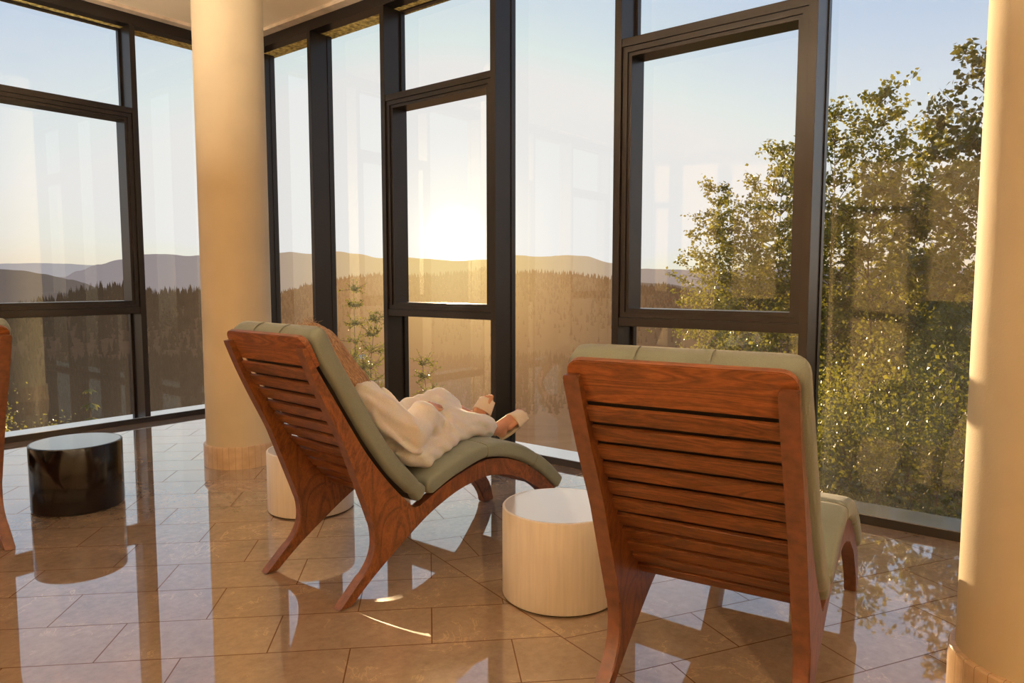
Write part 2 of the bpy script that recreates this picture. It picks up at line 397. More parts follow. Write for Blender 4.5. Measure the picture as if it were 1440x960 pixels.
for wall, ms in (('R', Rm), ('L', Lm)):
    for c in ms[(0 if wall == 'R' else 0):]:
        mullion(wall, c, 'trim_%d' % tn); tn += 1
    end = (YB, YL) if wall == 'R' else (XB, XR)
    bm = bmesh.new(); wbox(bm, wall, end[0], end[1], 0, 0.25, 0.0, SILL_Z - 0.004, 0.002)
    struct(bm_obj('trim_%d' % tn, bm, FRAME)); tn += 1
    bm = bmesh.new(); wbox(bm, wall, end[0], end[1], 0.002, 0.25, SILL_Z - 0.004, SILL_Z)
    struct(bm_obj('trim_%d' % tn, bm, SILL)); tn += 1
    bm = bmesh.new(); wbox(bm, wall, end[0], end[1] + (0.25 if wall == 'R' else 0), 0, 0.125, HEAD_Z, H - 0.0005)
    struct(bm_obj('trim_%d' % tn, bm, FRAME)); tn += 1
    for i in range(len(ms) - 1):
        hi, lo = ms[i] - MW / 2, ms[i + 1] + MW / 2
        opens = (i % 2 == 0 and i >= 2) if wall == 'R' else (i % 2 == 1)
        wn += 1
        root = struct(empty('window_%d' % wn, (0, 0, 0)))
        def pane(z0, z1, a0, a1, d, root=root, wall=wall):
            bm = bmesh.new()
            if wall == 'R': vs = [(XR + d, a0, z0), (XR + d, a1, z0), (XR + d, a1, z1), (XR + d, a0, z1)]
            else: vs = [(a0, YL + d, z0), (a1, YL + d, z0), (a1, YL + d, z1), (a0, YL + d, z1)]
            bm.faces.new([bm.verts.new(v) for v in vs])
            me = bpy.data.meshes.new('pane'); bm.to_mesh(me); bm.free()
            link_mesh('pane', me, GLASS, root)
        if not opens:
            pane(SILL_Z, HEAD_Z, lo, hi, GD)
        else:
            bm = bmesh.new()
            wbox(bm, wall, lo, hi, 0.008, MD - 0.01, 1.083, 1.142, 0.002)
            bm_obj('transom', bm, FRAME, root)
            bm = bmesh.new()
            wbox(bm, wall, lo, hi, 0.008, MD - 0.01, 2.992, 3.046, 0.002)
            bm_obj('transom', bm, FRAME, root)
            bm = bmesh.new()
            s0, s1, w = 1.144, 2.990, 0.062
            a0, a1 = lo + 0.004, hi - 0.004
            # two-step sash ring with a shadow groove
            for (ww, d0, d1) in ((w, 0.032, 0.205), (w - 0.026, 0.018, 0.034)):
                wbox(bm, wall, a0, a0 + ww, d0, d1, s0, s1); wbox(bm, wall, a1 - ww, a1, d0, d1, s0, s1)
                wbox(bm, wall, a0 + ww, a1 - ww, d0, d1, s0, s0 + ww); wbox(bm, wall, a0 + ww, a1 - ww, d0, d1, s1 - ww, s1)
            bm_obj('sash_frame', bm, FRAME, root)
            bm = bmesh.new()   # beads round the fixed lights above and below
            for (z0, z1) in ((SILL_Z, 1.083), (3.046, HEAD_Z)):
                wbox(bm, wall, lo, lo + 0.018, 0.195, MD - 0.02, z0, z1); wbox(bm, wall, hi - 0.018, hi, 0.195, MD - 0.02, z0, z1)
                wbox(bm, wall, lo + 0.018, hi - 0.018, 0.195, MD - 0.02, z1 - 0.014, z1)
            bm_obj('glazing_bead', bm, FRAME, root)
            pane(SILL_Z, 1.083, lo, hi, GD); pane(3.046, HEAD_Z, lo, hi, GD)
            pane(s0 + w, s1 - w, a0 + w, a1 - w, 0.19)
# corner post joining both window walls
bm = bmesh.new(); box(bm, XR - 0.02, XR + MD, YL - 0.0, YL + MD, 0, HEAD_Z); box(bm, XR + 0.0, XR + MD, 7.05, YL, SILL_Z, HEAD_Z); struct(bm_obj('trim_%d' % tn, bm, FRAME)); tn += 1

# ------------------------------------------------------------------ columns
def column(x, y, label):
    t = empty('column', (x, y, 0)); tag(t, label, 'column')
    bm = bmesh.new(); lathe(bm, [(0.249, 0.15), (0.249, H - 0.001)], 96); bm_obj('shaft', bm, PLASTER, t, True)
    bm = bmesh.new(); lathe(bm, [(0.0, 0.0), (0.270, 0.0), (0.270, 0.160), (0.266, 0.166), (0.240, 0.166)], 96); o = bm_obj('plinth', bm, PLINTH, t)
    return t
column(3.02, 5.083, 'round cream column with stone plinth behind the occupied lounge chair')
column(2.87, 0.045, 'round cream column at the right edge, sunlit along its left side')

# ------------------------------------------------------------------ side tables
def drum_table(x, y, r, h, label, body, top):
    t = empty('side_table', (x, y, 0)); tag(t, label, 'side table', 'drum side tables between the lounge chairs')
    bm = bmesh.new(); lathe(bm, [(0, 0), (r - 0.012, 0), (r - 0.012, 0.012), (r - 0.03, 0.012)], 96); bm_obj('base_ring', bm, GLIDE, t)
    bm = bmesh.new(); lathe(bm, [(r - 0.03, 0.008), (r - 0.002, 0.008), (r, 0.012), (r, h - 0.004), (r - 0.003, h), (r - 0.012, h)], 128); bm_obj('drum_body', bm, body, t, False)
    for p in t.children[-1].data.polygons: p.use_smooth = abs(p.normal.z) < 0.5
    bm = bmesh.new(); lathe(bm, [(r - 0.012, h - 0.01), (r - 0.012, h + 0.0008), (0, h + 0.0008)], 96); bm_obj('table_top', bm, top, t)
    return t
drum_table(2.609, 1.79, 0.262, 0.402, 'white drum side table beside the empty front lounge chair', WHITE_DRUM, WHITE_TOP)
drum_table(2.66, 3.70, 0.258, 0.372, 'white drum side table half hidden behind the occupied lounge chair', WHITE_DRUM, WHITE_TOP)
drum_table(1.78, 4.876, 0.255, 0.406, 'glossy black drum side table on the left near the window', BLACK_DRUM, BLACK_TOP)

# ------------------------------------------------------------------ lounge chair
REAR = [(-0.152, 1.13), (-0.099, 1.0), (-0.04, 0.872), (0.037, 0.716), (0.066, 0.645), (0.122, 0.498), (0.172, 0.366), (0.192, 0.29), (0.19, 0.214), (0.156, 0.147), (0.085, 0.08), (0.0, 0.003)]
UNDER = [(0.058, 0.003), (0.149, 0.075), (0.236, 0.136), (0.33, 0.196), (0.42, 0.252), (0.52, 0.306), (0.63, 0.350), (0.72, 0.377), (0.813, 0.393), (0.918, 0.400), (1.028, 0.386), (1.14, 0.352), (1.235, 0.305), (1.33, 0.240), (1.42, 0.150), (1.48, 0.070), (1.508, 0.003)]
TOPF = [(1.588, 0.003), (1.578, 0.07), (1.545, 0.14), (1.49, 0.205), (1.42, 0.266), (1.337, 0.330), (1.233, 0.397), (1.12, 0.447), (1.01, 0.476), (0.892, 0.487), (0.788, 0.472), (0.664, 0.439), (0.583, 0.410), (0.50, 0.372), (0.45, 0.352), (0.425, 0.352), (0.382, 0.387), (0.274, 0.500), (0.164, 0.640), (0.095, 0.745), (0.004, 0.896), (-0.085, 1.043), (-0.129, 1.134)]
CW = 0.642
BACK_LINE = [(-0.16, 1.195), (-0.129, 1.134), (-0.085, 1.043), (0.004, 0.896), (0.095, 0.745), (0.164, 0.640), (0.274, 0.500), (0.382, 0.387), (0.425, 0.345)]
def walk(line, s, s0=0.0):
    """point and tangent at arc length s along an x-z polyline"""
    s = s + s0
    for i, (a, b) in enumerate(zip(line, line[1:])):
        l = math.dist(a, b)
        if s <= l or i == len(line) - 2:
            t = s / l; return (a[0] + (b[0] - a[0]) * t, a[1] + (b[1] - a[1]) * t), ((b[0] - a[0]) / l, (b[1] - a[1]) / l)
        s -= l
def length(line): return sum(math.dist(a, b) for a, b in zip(line, line[1:]))
def smoothline(line, per=6): return [(p.x, p.z) for p in catmull([Vector((x, 0, z)) for x, z in line], per)]

def panel_mesh():
    rear = smoothline(REAR, 5); und = smoothline(UNDER, 5); top = smoothline(TOPF[:15], 5) + smoothline(TOPF[15:], 5)
    poly = rear + und + top
    bm = bmesh.new()
    a = [bm.verts.new((x, 0, z)) for x, z in poly]; b = [bm.verts.new((x, 0.05, z)) for x, z in poly]
    n = len(poly)
    for i, j, k in tessellate_polygon([[Vector((x, z, 0)) for x, z in poly]]):
        bm.faces.new((a[i], a[j], a[k])); bm.faces.new((b[k], b[j], b[i]))
    side = [bm.faces.new((a[i], b[i], b[(i + 1) % n], a[(i + 1) % n])) for i in range(n)]
    rim = [e for e in bm.edges if any(f in side for f in e.link_faces) and any(f not in side for f in e.link_faces)]
    bmesh.ops.bevel(bm, geom=rim, offset=0.004, segments=2, affect='EDGES')
    bmesh.ops.recalc_face_normals(bm, faces=bm.faces)
    me = bpy.data.meshes.new('side_panel'); bm.to_mesh(me); bm.free(); me.materials.append(WOOD_V); me.materials.append(WOOD_E)
    for p in me.polygons: p.material_index = 0 if abs(p.normal.y) > 0.8 else 1
    return me
def slat_mesh(name, p, t, w, th, y0, y1, mat, bev=0.003):
    """board centred at x-z point p, width w along tangent t, front face at p, thickness th backwards"""
    n = (-t[1], t[0]) if False else (t[1], -t[0])          # towards the back / underside
    bm = bmesh.new()
    box(bm, -w / 2, w / 2, y0, y1, -th, 0, bev)
    m = Matrix(((t[0], 0, -n[0], p[0]), (0, 1, 0, 0), (t[1], 0, -n[1], p[1]), (0, 0, 0, 1)))
    bm.transform(m); bmesh.ops.recalc_face_normals(bm, faces=bm.faces)
    me = bpy.data.meshes.new(name); bm.to_mesh(me); bm.free(); me.materials.append(mat); return me

def cushion_mesh(name, line, off, thick, hw, corner, dips=(), endr=0.045, sag=None, corner_end=0.03, wrinkle=0.0):
    line = smoothline(line, 10); L = length(line); N = int(L / 0.012); M = 40
    bm = bmesh.new(); rings = []
    for i in range(N + 1):
        # cluster samples near both ends
        u = i / N; s = L * (0.5 - 0.5 * math.cos(math.pi * u)) * 0.35 + L * u * 0.65
        p, t = walk(line, s); nx, nz = -t[1], t[0]
        if nx * 0.84 + nz * 0.54 < 0: nx, nz = -nx, -nz
        e0, e1 = s, L - s
        def rr(e, r): return 1.0 if e >= r else math.sqrt(max(0.0, 1 - ((r - e) / r) ** 2))
        w = hw - corner * (1 - rr(e0, corner)) - corner_end * (1 - rr(e1, corner_end))
        th = thick * max(0.02, rr(e0, endr) * rr(e1, endr))
        for d, amt, wd in dips: th *= 1 - amt * math.exp(-((s - d) / wd) ** 2)
        cx, cz = p[0] + nx * (off + thick / 2), p[1] + nz * (off + thick / 2)
        ring = []
        for k in range(M):
            a = 2 * math.pi * k / M; ca, sa = math.cos(a), math.sin(a)
            ex = 0.16; ey = 0.42                                    # flat faces, softly rounded rims
            yy = w * math.copysign(abs(ca) ** ex, ca); hh = th / 2 * math.copysign(abs(sa) ** ey, sa)
            if sag and sa > 0: hh += sag(s, yy)
            q = Vector((cx + nx * hh, yy, cz + nz * hh))
            if wrinkle: q += Vector((nx, 0, nz)) * (noise.noise(q * 9) * wrinkle)
            ring.append(bm.verts.new(q))
        rings.append(ring)
    for a, b in zip(rings, rings[1:]):
        for k in range(M): bm.faces.new((a[k], a[(k + 1) % M], b[(k + 1) % M], b[k]))
    bm.faces.new(rings[0][::-1]); bm.faces.new(rings[-1])
    bmesh.ops.recalc_face_normals(bm, faces=bm.faces)
    me = bpy.data.meshes.new(name); bm.to_mesh(me); bm.free(); me.materials.append(SAGE); me.materials.append(GAP_SHADE)
    for i, p in enumerate(me.polygons):
        p.use_smooth = True
        k = i % M
        if i < N * M and M // 2 <= k < M and abs(p.center.y) < hw - 0.045 and 2 * M < i < (N - 2) * M and abs(p.normal.y) < 0.2: p.material_index = 1  # back faces painted dark as shade behind the slats
    return me
SEAT_LINE = [(0.515, 0.380), (0.60, 0.417), (0.70, 0.453), (0.79, 0.475), (0.892, 0.490), (1.01, 0.479), (1.12, 0.450), (1.233, 0.400), (1.337, 0.333), (1.42, 0.268), (1.50, 0.192)]
BACKC_LINE = [(-0.146, 1.168), (-0.129, 1.138), (-0.085, 1.046), (0.004, 0.899), (0.095, 0.748), (0.164, 0.643), (0.274, 0.503), (0.382, 0.390), (0.432, 0.345)]

def make_chair(label):
    root = empty('lounge_chair'); tag(root, label, 'lounge chair', 'slatted wooden lounge chairs facing the windows')
    pm = panel_mesh()
    for y in (-CW / 2, CW / 2 - 0.05):
        o = link_mesh('side_panel', pm, None, root); o.location = (0, y, 0)
    Ltop = math.dist(BACK_LINE[0], BACK_LINE[1])
    p, t = walk(BACK_LINE, 0.025, Ltop)
    # head board: lies over the front of both posts, rounded top corners
    bm = bmesh.new(); hw = CW / 2 - 0.004; r = 0.045
    out = [(0.070, -hw), (0.070, hw)]
    for k in range(7): a = math.pi / 2 * k / 6; out.append((-0.070 + r - r * math.sin(a), hw - r + r * math.cos(a)))
    for k in range(7): a = math.pi / 2 * k / 6; out.append((-0.070 + r - r * math.cos(a), -hw + r - r * math.sin(a)))
    n = (t[1], -t[0])
    def P(u, y, d): return (p[0] + t[0] * u + n[0] * d, y, p[1] + t[1] * u + n[1] * d)
    fa = [bm.verts.new(P(u, y, -0.024)) for u, y in out]; fb = [bm.verts.new(P(u, y, 0.0)) for u, y in out]
    bm.faces.new(fa); bm.faces.new(fb[::-1])
    for i in range(len(out)): j = (i + 1) % len(out); bm.faces.new((fa[i], fa[j], fb[j], fb[i]))
    bmesh.ops.recalc_face_normals(bm, faces=bm.faces)
    bmesh.ops.bevel(bm, geom=[e for e in bm.edges if e.calc_face_angle(0) > 1.2], offset=0.003, segments=2, affect='EDGES')
    bm_obj('head_board', bm, WOOD_H, root)
    s0, s1, k = 0.094, length(BACK_LINE) - Ltop - 0.045, 11
    for i in range(k):
        s = s0 + (s1 - s0) * (i + 0.5) / k; p, t = walk(BACK_LINE, s, Ltop)
        link_mesh('back_slat', slat_mesh('back_slat', p, t, (s1 - s0) / k - 0.021, 0.014, -CW / 2 + 0.0495, CW / 2 - 0.0495, WOOD_S), None, root)
    line = SEAT_LINE; L = length(line); k = 12
    for i in range(k):
        s = 0.03 + (L - 0.05) * (i + 0.5) / k; p, t = walk(line, s)
        p = (p[0], p[1] - 0.006)
        link_mesh('seat_slat', slat_mesh('seat_slat', p, (-t[0], -t[1]), 0.066, 0.02, -CW / 2 + 0.0495, CW / 2 - 0.0495, WOOD_S), None, root)
    link_mesh('back_cushion', cushion_mesh('back_cushion', BACKC_LINE, 0.025, 0.088, CW / 2 + 0.014, 0.048, [(length(BACKC_LINE) - 0.075, 0.16, 0.012)], 0.024, wrinkle=0.004), None, root)
    link_mesh('seat_cushion', cushion_mesh('seat_cushion', SEAT_LINE, 0.0, 0.088, CW / 2 + 0.014, 0.02, [(0.405, 0.22, 0.010), (0.79, 0.22, 0.010)], 0.035, corner_end=0.05, wrinkle=0.004), None, root)
    # piping seams that cross the seat cushion, and the ties over the top of the back cushion
    for s in (0.405, 0.79):
        q, t = walk(smoothline(SEAT_LINE, 10), s); nn = (-t[1], t[0])
        pts = []
        for k in range(48):
            a = 2 * math.pi * k / 48; ca, sa = math.cos(a), math.sin(a)
            yy = (CW / 2 + 0.0135) * math.copysign(abs(ca) ** 0.16, ca); hh = 0.044 + 0.0365 * math.copysign(abs(sa) ** 0.42, sa)
            pts.append((q[0] + nn[0] * hh, yy, q[1] + nn[1] * hh))
        bm = bmesh.new(); tube(bm, pts + [pts[0]], 0.0026, 6, False); bm_obj('seam_piping', bm, PIPE, root, True)
    q0, t0 = walk(BACKC_LINE, 0.0); nn = (-t0[1], t0[0])
    if nn[0] < 0: nn = (-nn[0], -nn[1])
    for y in (-0.08, 0.13):
        pts = []
        for k in range(13):
            a = math.pi * k / 12
            d = 0.069 - 0.050 * math.cos(a); u = 0.035 - 0.041 * math.sin(a)
            pts.append((q0[0] + t0[0] * u + nn[0] * d, y, q0[1] + t0[1] * u + nn[1] * d))
        q1 = lambda u, d: (q0[0] + t0[0] * u + nn[0] * d, y, q0[1] + t0[1] * u + nn[1] * d)
        pts = [q1(0.10, 0.018)] + pts + [q1(0.10, 0.119)]
        bm = bmesh.new(); tube(bm, pts, 0.012, 8, True, 0.22, up=(0, 1, 0)) if False else None
        rings = []
        for i, pnt in enumerate(pts):
            d = Vector(pts[min(i + 1, len(pts) - 1)]) - Vector(pts[max(i - 1, 0)]); d.normalize()
            up = d.cross(Vector((0, 1, 0))).normalized()
            rings.append([bm.verts.new(Vector(pnt) + Vector((0, sy, 0)) * 0.011 + up * su * 0.0018) for sy, su in ((-1, -1), (1, -1), (1, 1), (-1, 1))])
        for a, b in zip(rings, rings[1:]):
            for m in range(4): bm.faces.new((a[m], a[(m + 1) % 4], b[(m + 1) % 4], b[m]))
        bm.faces.new(rings[0]); bm.faces.new(rings[-1])
        bm_obj('cushion_strap', bm, SAGE, root)
    for y in (-CW / 2 + 0.025, CW / 2 - 0.025):
        for x in (0.029, 1.548):
            bm = bmesh.new(); box(bm, x - 0.018, x + 0.018, y - 0.014, y + 0.014, 0.0, 0.0045); bm_obj('foot_glide', bm, GLIDE, root)
    return root
chair = make_chair('wooden lounge chair with sage cushions holding the reclining person in robe')
chair.location = (1.8765, 2.7259, 0); chair.rotation_euler = (0, 0, R(-3.04))
c1 = copy_tree(chair); c1.location = (1.893, 0.867, 0); c1.rotation_euler = (0, 0, R(7.35))
c1['label'] = 'large empty wooden lounge chair in the foreground, its slatted back towards the viewer'
c3 = copy_tree(chair); c3.location = (0.945, 4.331, 0); c3.rotation_euler = (0, 0, R(87.1))
c3['label'] = 'wooden lounge chair cut off by the left edge beside the black drum table'

# ------------------------------------------------------------------ person (chair-local coordinates: x forward, y left, z up)
person = empty('person', chair.location.copy(), chair.rotation_euler.z)
tag(person, 'person in white robe and slippers reclining on the middle lounge chair', 'person')
U = Vector((0.5425, 0, -0.84)); NN = Vector((0.84, 0, 0.5425)); C0 = Vector((-0.014, 0, 1.163))
def tors(t, off, y=0.0): p = C0 + U * t + NN * off; return Vector((p.x, y, p.z))
HEADC = tors(0.120, 0.078); HROT = None
upv = (-U).normalized(); fwd = NN.copy()
turn = R(66)                                     # head turned away from the viewer, to the sitter's left
fwd = (Matrix.Rotation(turn, 3, upv) @ fwd).normalized()
left = upv.cross(fwd).normalized()
HB = Matrix((fwd, left, upv)).transposed()       # columns: forward, left, up
def hp(f, l, u): return HEADC + fwd * f + left * l + upv * u
bm = bmesh.new()
ball(bm, hp(-0.008, 0, 0.012), 1, (0.094, 0.076, 0.100), HB, 28)
ball(bm, hp(0.022, 0, -0.045), 1, (0.066, 0.058, 0.072), HB, 24)
ball(bm, hp(0.062, 0, -0.095), 0.024, (1, 1.2, 0.9), HB)               # chin
tube(bm, [hp(0.082, 0, 0.012), hp(0.098, 0, -0.020), hp(0.106, 0, -0.034)], [0.008, 0.011, 0.013], 10)
ball(bm, hp(0.102, 0, -0.036), 0.014, (1, 1.25, 0.8), HB)              # nose tip
ball(bm, hp(0.079, 0, -0.064), 0.012, (0.8, 1.9, 0.5), HB); ball(bm, hp(0.077, 0, -0.074), 0.012, (0.8, 1.7, 0.6), HB)   # lips
for s in (-1, 1):
    ball(bm, hp(0.066, s * 0.040, 0.022), 0.018, (0.7, 1.4, 0.5), HB)  # brow
    ball(bm, hp(0.055, s * 0.044, -0.035), 0.024, (0.9, 0.9, 1.0), HB)  # cheek
    ball(bm, hp(-0.005, s * 0.078, -0.012), 0.028, (0.6, 0.28, 1.0), HB)  # ear
limb(bm, [hp(-0.02, 0, -0.05), tors(0.275, 0.085), tors(0.345, 0.09)], [0.052, 0.05, 0.062])
# trunk
def oval(t, off, w, d):
    ball(bm, tors(t, off), 1, (d, w, 0.10), Matrix((NN, Vector((0, 1, 0)), -U)).transposed(), 24)
oval(0.40, 0.085, 0.175, 0.085); oval(0.47, 0.105, 0.160, 0.105); oval(0.54, 0.095, 0.140, 0.095); oval(0.62, 0.095, 0.132, 0.092); oval(0.71, 0.10, 0.155, 0.098)
PEL = Vector((0.525, 0, 0.610)); ball(bm, PEL, 1, (0.13, 0.17, 0.105), None, 24)
SH = {s: tors(0.400, 0.078, 0.165 * s) for s in (-1, 1)}
ELB = {-1: Vector((0.475, -0.245, 0.672)), 1: Vector((0.480, 0.245, 0.630))}
WR = {-1: Vector((0.688, -0.112, 0.757)), 1: Vector((0.610, 0.100, 0.690))}
KN = {-1: Vector((0.880, -0.110, 0.662)), 1: Vector((0.945, 0.100, 0.728))}
AN = {-1: Vector((1.205, -0.105, 0.566)), 1: Vector((1.205, 0.075, 0.612))}
HE = {-1: Vector((1.255, -0.105, 0.522)), 1: Vector((1.248, 0.075, 0.548))}
TOE = {-1: Vector((1.455, -0.105, 0.628)), 1: Vector((1.340, 0.075, 0.720))}
def hand(bm, wrist, d, palm_n, side):
    d = d.normalized(); s = d.cross(palm_n).normalized() * side; n = palm_n
    pc = wrist + d * 0.05
    for k in range(4):
        y = (k - 1.5) * 0.0185
        tube(bm, [wrist + s * y * 0.55, wrist + d * 0.085 + s * y], [0.014, 0.0115], 10)
        ball(bm, wrist + d * 0.085 + s * y, 0.0118, seg=10)
        L = (0.060, 0.072, 0.068, 0.054)[k]; b = wrist + d * 0.085 + s * y
        m = b + d * L * 0.5 - n * 0.008; e = b + d * L * 0.92 - n * 0.026
        limb(bm, [b, m, e], [0.0092, 0.0085, 0.0070], 10)
    b = wrist + d * 0.028 - s * 0.024
    limb(bm, [b, b - s * 0.026 + d * 0.026 - n * 0.006, b - s * 0.034 + d * 0.058 - n * 0.012], [0.0125, 0.0105, 0.008], 10)
for s in (-1, 1):
    limb(bm, [SH[s], SH[s].lerp(ELB[s], 0.5), ELB[s]], [0.056, 0.046, 0.040])
    limb(bm, [ELB[s], ELB[s].lerp(WR[s], 0.4), WR[s]], [0.040, 0.039, 0.026])
    d = (WR[s] - ELB[s]).normalized(); d = (d * 0.5 + Vector((0.75, 0.25 * -s, -0.10))).normalized()
    nrm = Vector((0.0, 0.25 * s, 1)); nrm = (nrm - d * nrm.dot(d)).normalized()
    hand(bm, WR[s], d, nrm, s)
    hip = Vector((0.54, 0.095 * s, 0.612))
    limb(bm, [hip, hip.lerp(KN[s], 0.5), KN[s]], [0.088, 0.074, 0.056])
    c = KN[s].lerp(AN[s], 0.32)
    limb(bm, [KN[s], c, KN[s].lerp(AN[s], 0.7), AN[s]], [0.054, 0.052, 0.040, 0.033])
    # foot: heel, instep, ball, toes
    fd = (TOE[s] - HE[s]).normalized(); y = Vector((0, 1, 0)); fu = fd.cross(y).normalized() * -1
    if fu.z < 0 and s == -1: fu = -fu
    if s == 1 and fu.x > 0: fu = -fu
    ball(bm, HE[s] + fu * 0.022 + fd * 0.01, 0.033, seg=16)
    fl = (TOE[s] - HE[s]).length
    limb(bm, [AN[s], HE[s] + fd * fl * 0.42 + fu * 0.042, HE[s] + fd * fl * 0.70 + fu * 0.026], [0.034, 0.033, 0.026])
    for k in range(5):
        yy = (k - 2) * 0.017 * s; ln = (0.98, 1.0, 0.97, 0.93, 0.87)[k] if True else 1
        r = (0.0135, 0.0105, 0.010, 0.0095, 0.009)[k]
        base = HE[s] + fd * fl * 0.62 + fu * 0.02 + y * yy; tip = HE[s] + fd * fl * ln + fu * 0.014 + y * yy * 1.15
        limb(bm, [HE[s] + fd * fl * 0.25 + fu * 0.022 + y * yy * 0.6, base, tip], [0.020, 0.017, r], 10)
me = remeshed(bm, 0.0042, 4); me.name = 'body'
link_mesh('body', me, SKIN, person, True)
for s in (-1, 1):
    bm = bmesh.new(); ball(bm, hp(0.0745, s * 0.031, 0.002), 0.0125, seg=16); o = bm_obj('eye', bm, EYE_W, person, True)

# hair: cap, long lengths falling in front of the near shoulder
bm = bmesh.new()
ball(bm, hp(-0.016, 0, 0.016), 1, (0.098, 0.086, 0.104), HB, 28)
ball(bm, hp(-0.030, -0.02, -0.05), 1, (0.080, 0.080, 0.085), HB, 24)
hr = random.Random(3)
crown = HEADC + upv * 0.098
for k in range(30):
    a = k / 29
    st = tors(0.105 + 0.02 * a, 0.080 + 0.070 * (1 - a) + hr.uniform(-.006, .006), -0.045 - 0.045 * a)
    mid = tors(0.255 + hr.uniform(-.01, .01), 0.150 - 0.085 * a, -0.092 - 0.02 * a)
    en = tors(0.41 + hr.uniform(-.03, .045), 0.172 - 0.075 * a, -0.105 - 0.07 * a)
    tube(bm, catmull([crown + NN * (0.02 - 0.05 * a), st, mid, en], 6), [0.019] * 6 + [0.017] * 6 + [0.014] * 4 + [0.010, 0.007, 0.004], 8)
for k in range(10):
    a = k / 9
    tube(bm, catmull([crown, tors(0.12, 0.10 + 0.06 * (1 - a), 0.085), tors(0.27, 0.15 - 0.05 * a, 0.095), tors(0.41, 0.175 - 0.05 * a, 0.105)], 6), [0.018] * 12 + [0.013] * 4 + [0.009, 0.006, 0.004], 8)
me = remeshed(bm, 0.005, 2); me.name = 'hair'
def displace(me, fn):
    co = [v.co.copy() for v in me.vertices]; no = [v.normal.copy() for v in me.vertices]
    flat = []
    for c, n in zip(co, no): flat.extend(c + n * fn(c))
    me.vertices.foreach_set('co', flat); me.update()
displace(me, lambda q: 0.0022 * math.sin((q - C0).dot(NN) * 520 + 2 * noise.noise(q * 9)))
link_mesh('hair', me, HAIR, person, True)
bm = bmesh.new()   # loose strands standing off the crown
for k in range(60):
    b = hp(hr.uniform(-.07, .05), hr.uniform(-.06, .05), 0.105); dd = (upv + Vector((hr.uniform(-.9, .9), hr.uniform(-.9, .9), hr.uniform(-.3, .6)))).normalized()
    L = hr.uniform(0.02, 0.045); tube(bm, [b, b + dd * L * 0.6, b + dd * L + Vector((0.01, 0, -0.006))], [0.0009, 0.0008, 0.0004], 4)
bm_obj('flyaway_hair', bm, HAIR, person)['kind'] = 'stuff'

# robe
bm = bmesh.new()
def roval(t, off, w, d, l=0.11): ball(bm, tors(t, off), 1, (d, w, l), Matrix((NN, Vector((0, 1, 0)), -U)).transposed(), 28)
roval(0.42, 0.070, 0.198, 0.080, 0.070); roval(0.48, 0.098, 0.203, 0.108, 0.085); roval(0.56, 0.112, 0.195, 0.118, 0.085); roval(0.67, 0.09, 0.200, 0.100)
ball(bm, (0.535, 0, 0.606), 1, (0.165, 0.215, 0.125), None, 28)
for s in (-1, 1):
    limb(bm, [SH[s], SH[s].lerp(ELB[s], 0.5) + Vector((0, 0, 0.0)), ELB[s]], [0.074, 0.074, 0.072])
    fw = (WR[s] - ELB[s])
    tube(bm, [ELB[s], ELB[s] + fw * 0.35, ELB[s] + fw * 0.7, ELB[s] + fw * 0.90], [0.074, 0.080 if s < 0 else 0.064, 0.070 if s < 0 else 0.058, 0.054], 20)
    ball(bm, ELB[s] + fw * 0.55 + Vector((0, 0.02 * s, 0.016 if s < 0 else -0.02)), 0.076 if s < 0 else 0.060)
    # turned-back cuff
    tube(bm, [ELB[s] + fw * 0.62 + Vector((0, 0, -0.034)), ELB[s] + fw * 0.92 + Vector((0, 0, -0.046))], [0.084 if s < 0 else 0.062, 0.088 if s < 0 else 0.064], 24)
    hip = Vector((0.56, 0.10 * s, 0.62)); k = KN[s]; hem = k.lerp(AN[s], 0.82 if s == -1 else 0.50)
    limb(bm, [hip, hip.lerp(k, 0.5) + Vector((0, 0, 0.008)), k], [0.110, 0.094, 0.080], 20)
    tube(bm, [k, k.lerp(hem, 0.5), hem], [0.080, 0.070, 0.060], 20)
# cloth hanging between and beside the legs down to the seat
from_line = [(0.46, 0.548), (0.58, 0.522), (0.70, 0.556), (0.84, 0.588), (0.98, 0.585), (1.10, 0.540)]
for yy, r in ((-0.20, 0.040), (-0.13, 0.060), (0.0, 0.075), (0.13, 0.06), (0.20, 0.04)):
    pts = [(x, yy * (1.08 - 0.42 * max(0, (x - 0.6)) / 0.5), z + r * 0.62) for x, z in from_line]
    limb(bm, pts, [r * 1.1, r * 1.2, r * 1.2, r * 1.1, r * 1.0, r * 0.75], 14)
for x, zc, r in ((0.72, 0.63, 0.10), (0.82, 0.655, 0.10), (0.92, 0.655, 0.095), (1.0, 0.63, 0.075)):
    ball(bm, (x, -0.01, zc), 1, (0.09, 0.165 if x < .95 else 0.13, r), None, 20)
# shawl collar and belt
for s in (-1, 1):
    tube(bm, catmull([tors(0.335, 0.040, 0.060 * s), tors(0.360, 0.120, 0.100 * s), tors(0.43, 0.180, 0.085 * s), tors(0.54, 0.222, 0.035 * s), tors(0.63, 0.190, -0.02)], 6), 0.026, 12)
tube(bm, catmull([tors(0.335, 0.015, -0.07), tors(0.315, 0.01, 0), tors(0.335, 0.015, 0.07)], 6), 0.026, 12)
belt = [tors(0.64, 0.09 + 0.100 * math.sin(a), 0.205 * math.cos(a)) for a in [math.pi * (-0.25 + 1.5 * k / 24) for k in range(25)]]
tube(bm, belt, 0.016, 10)
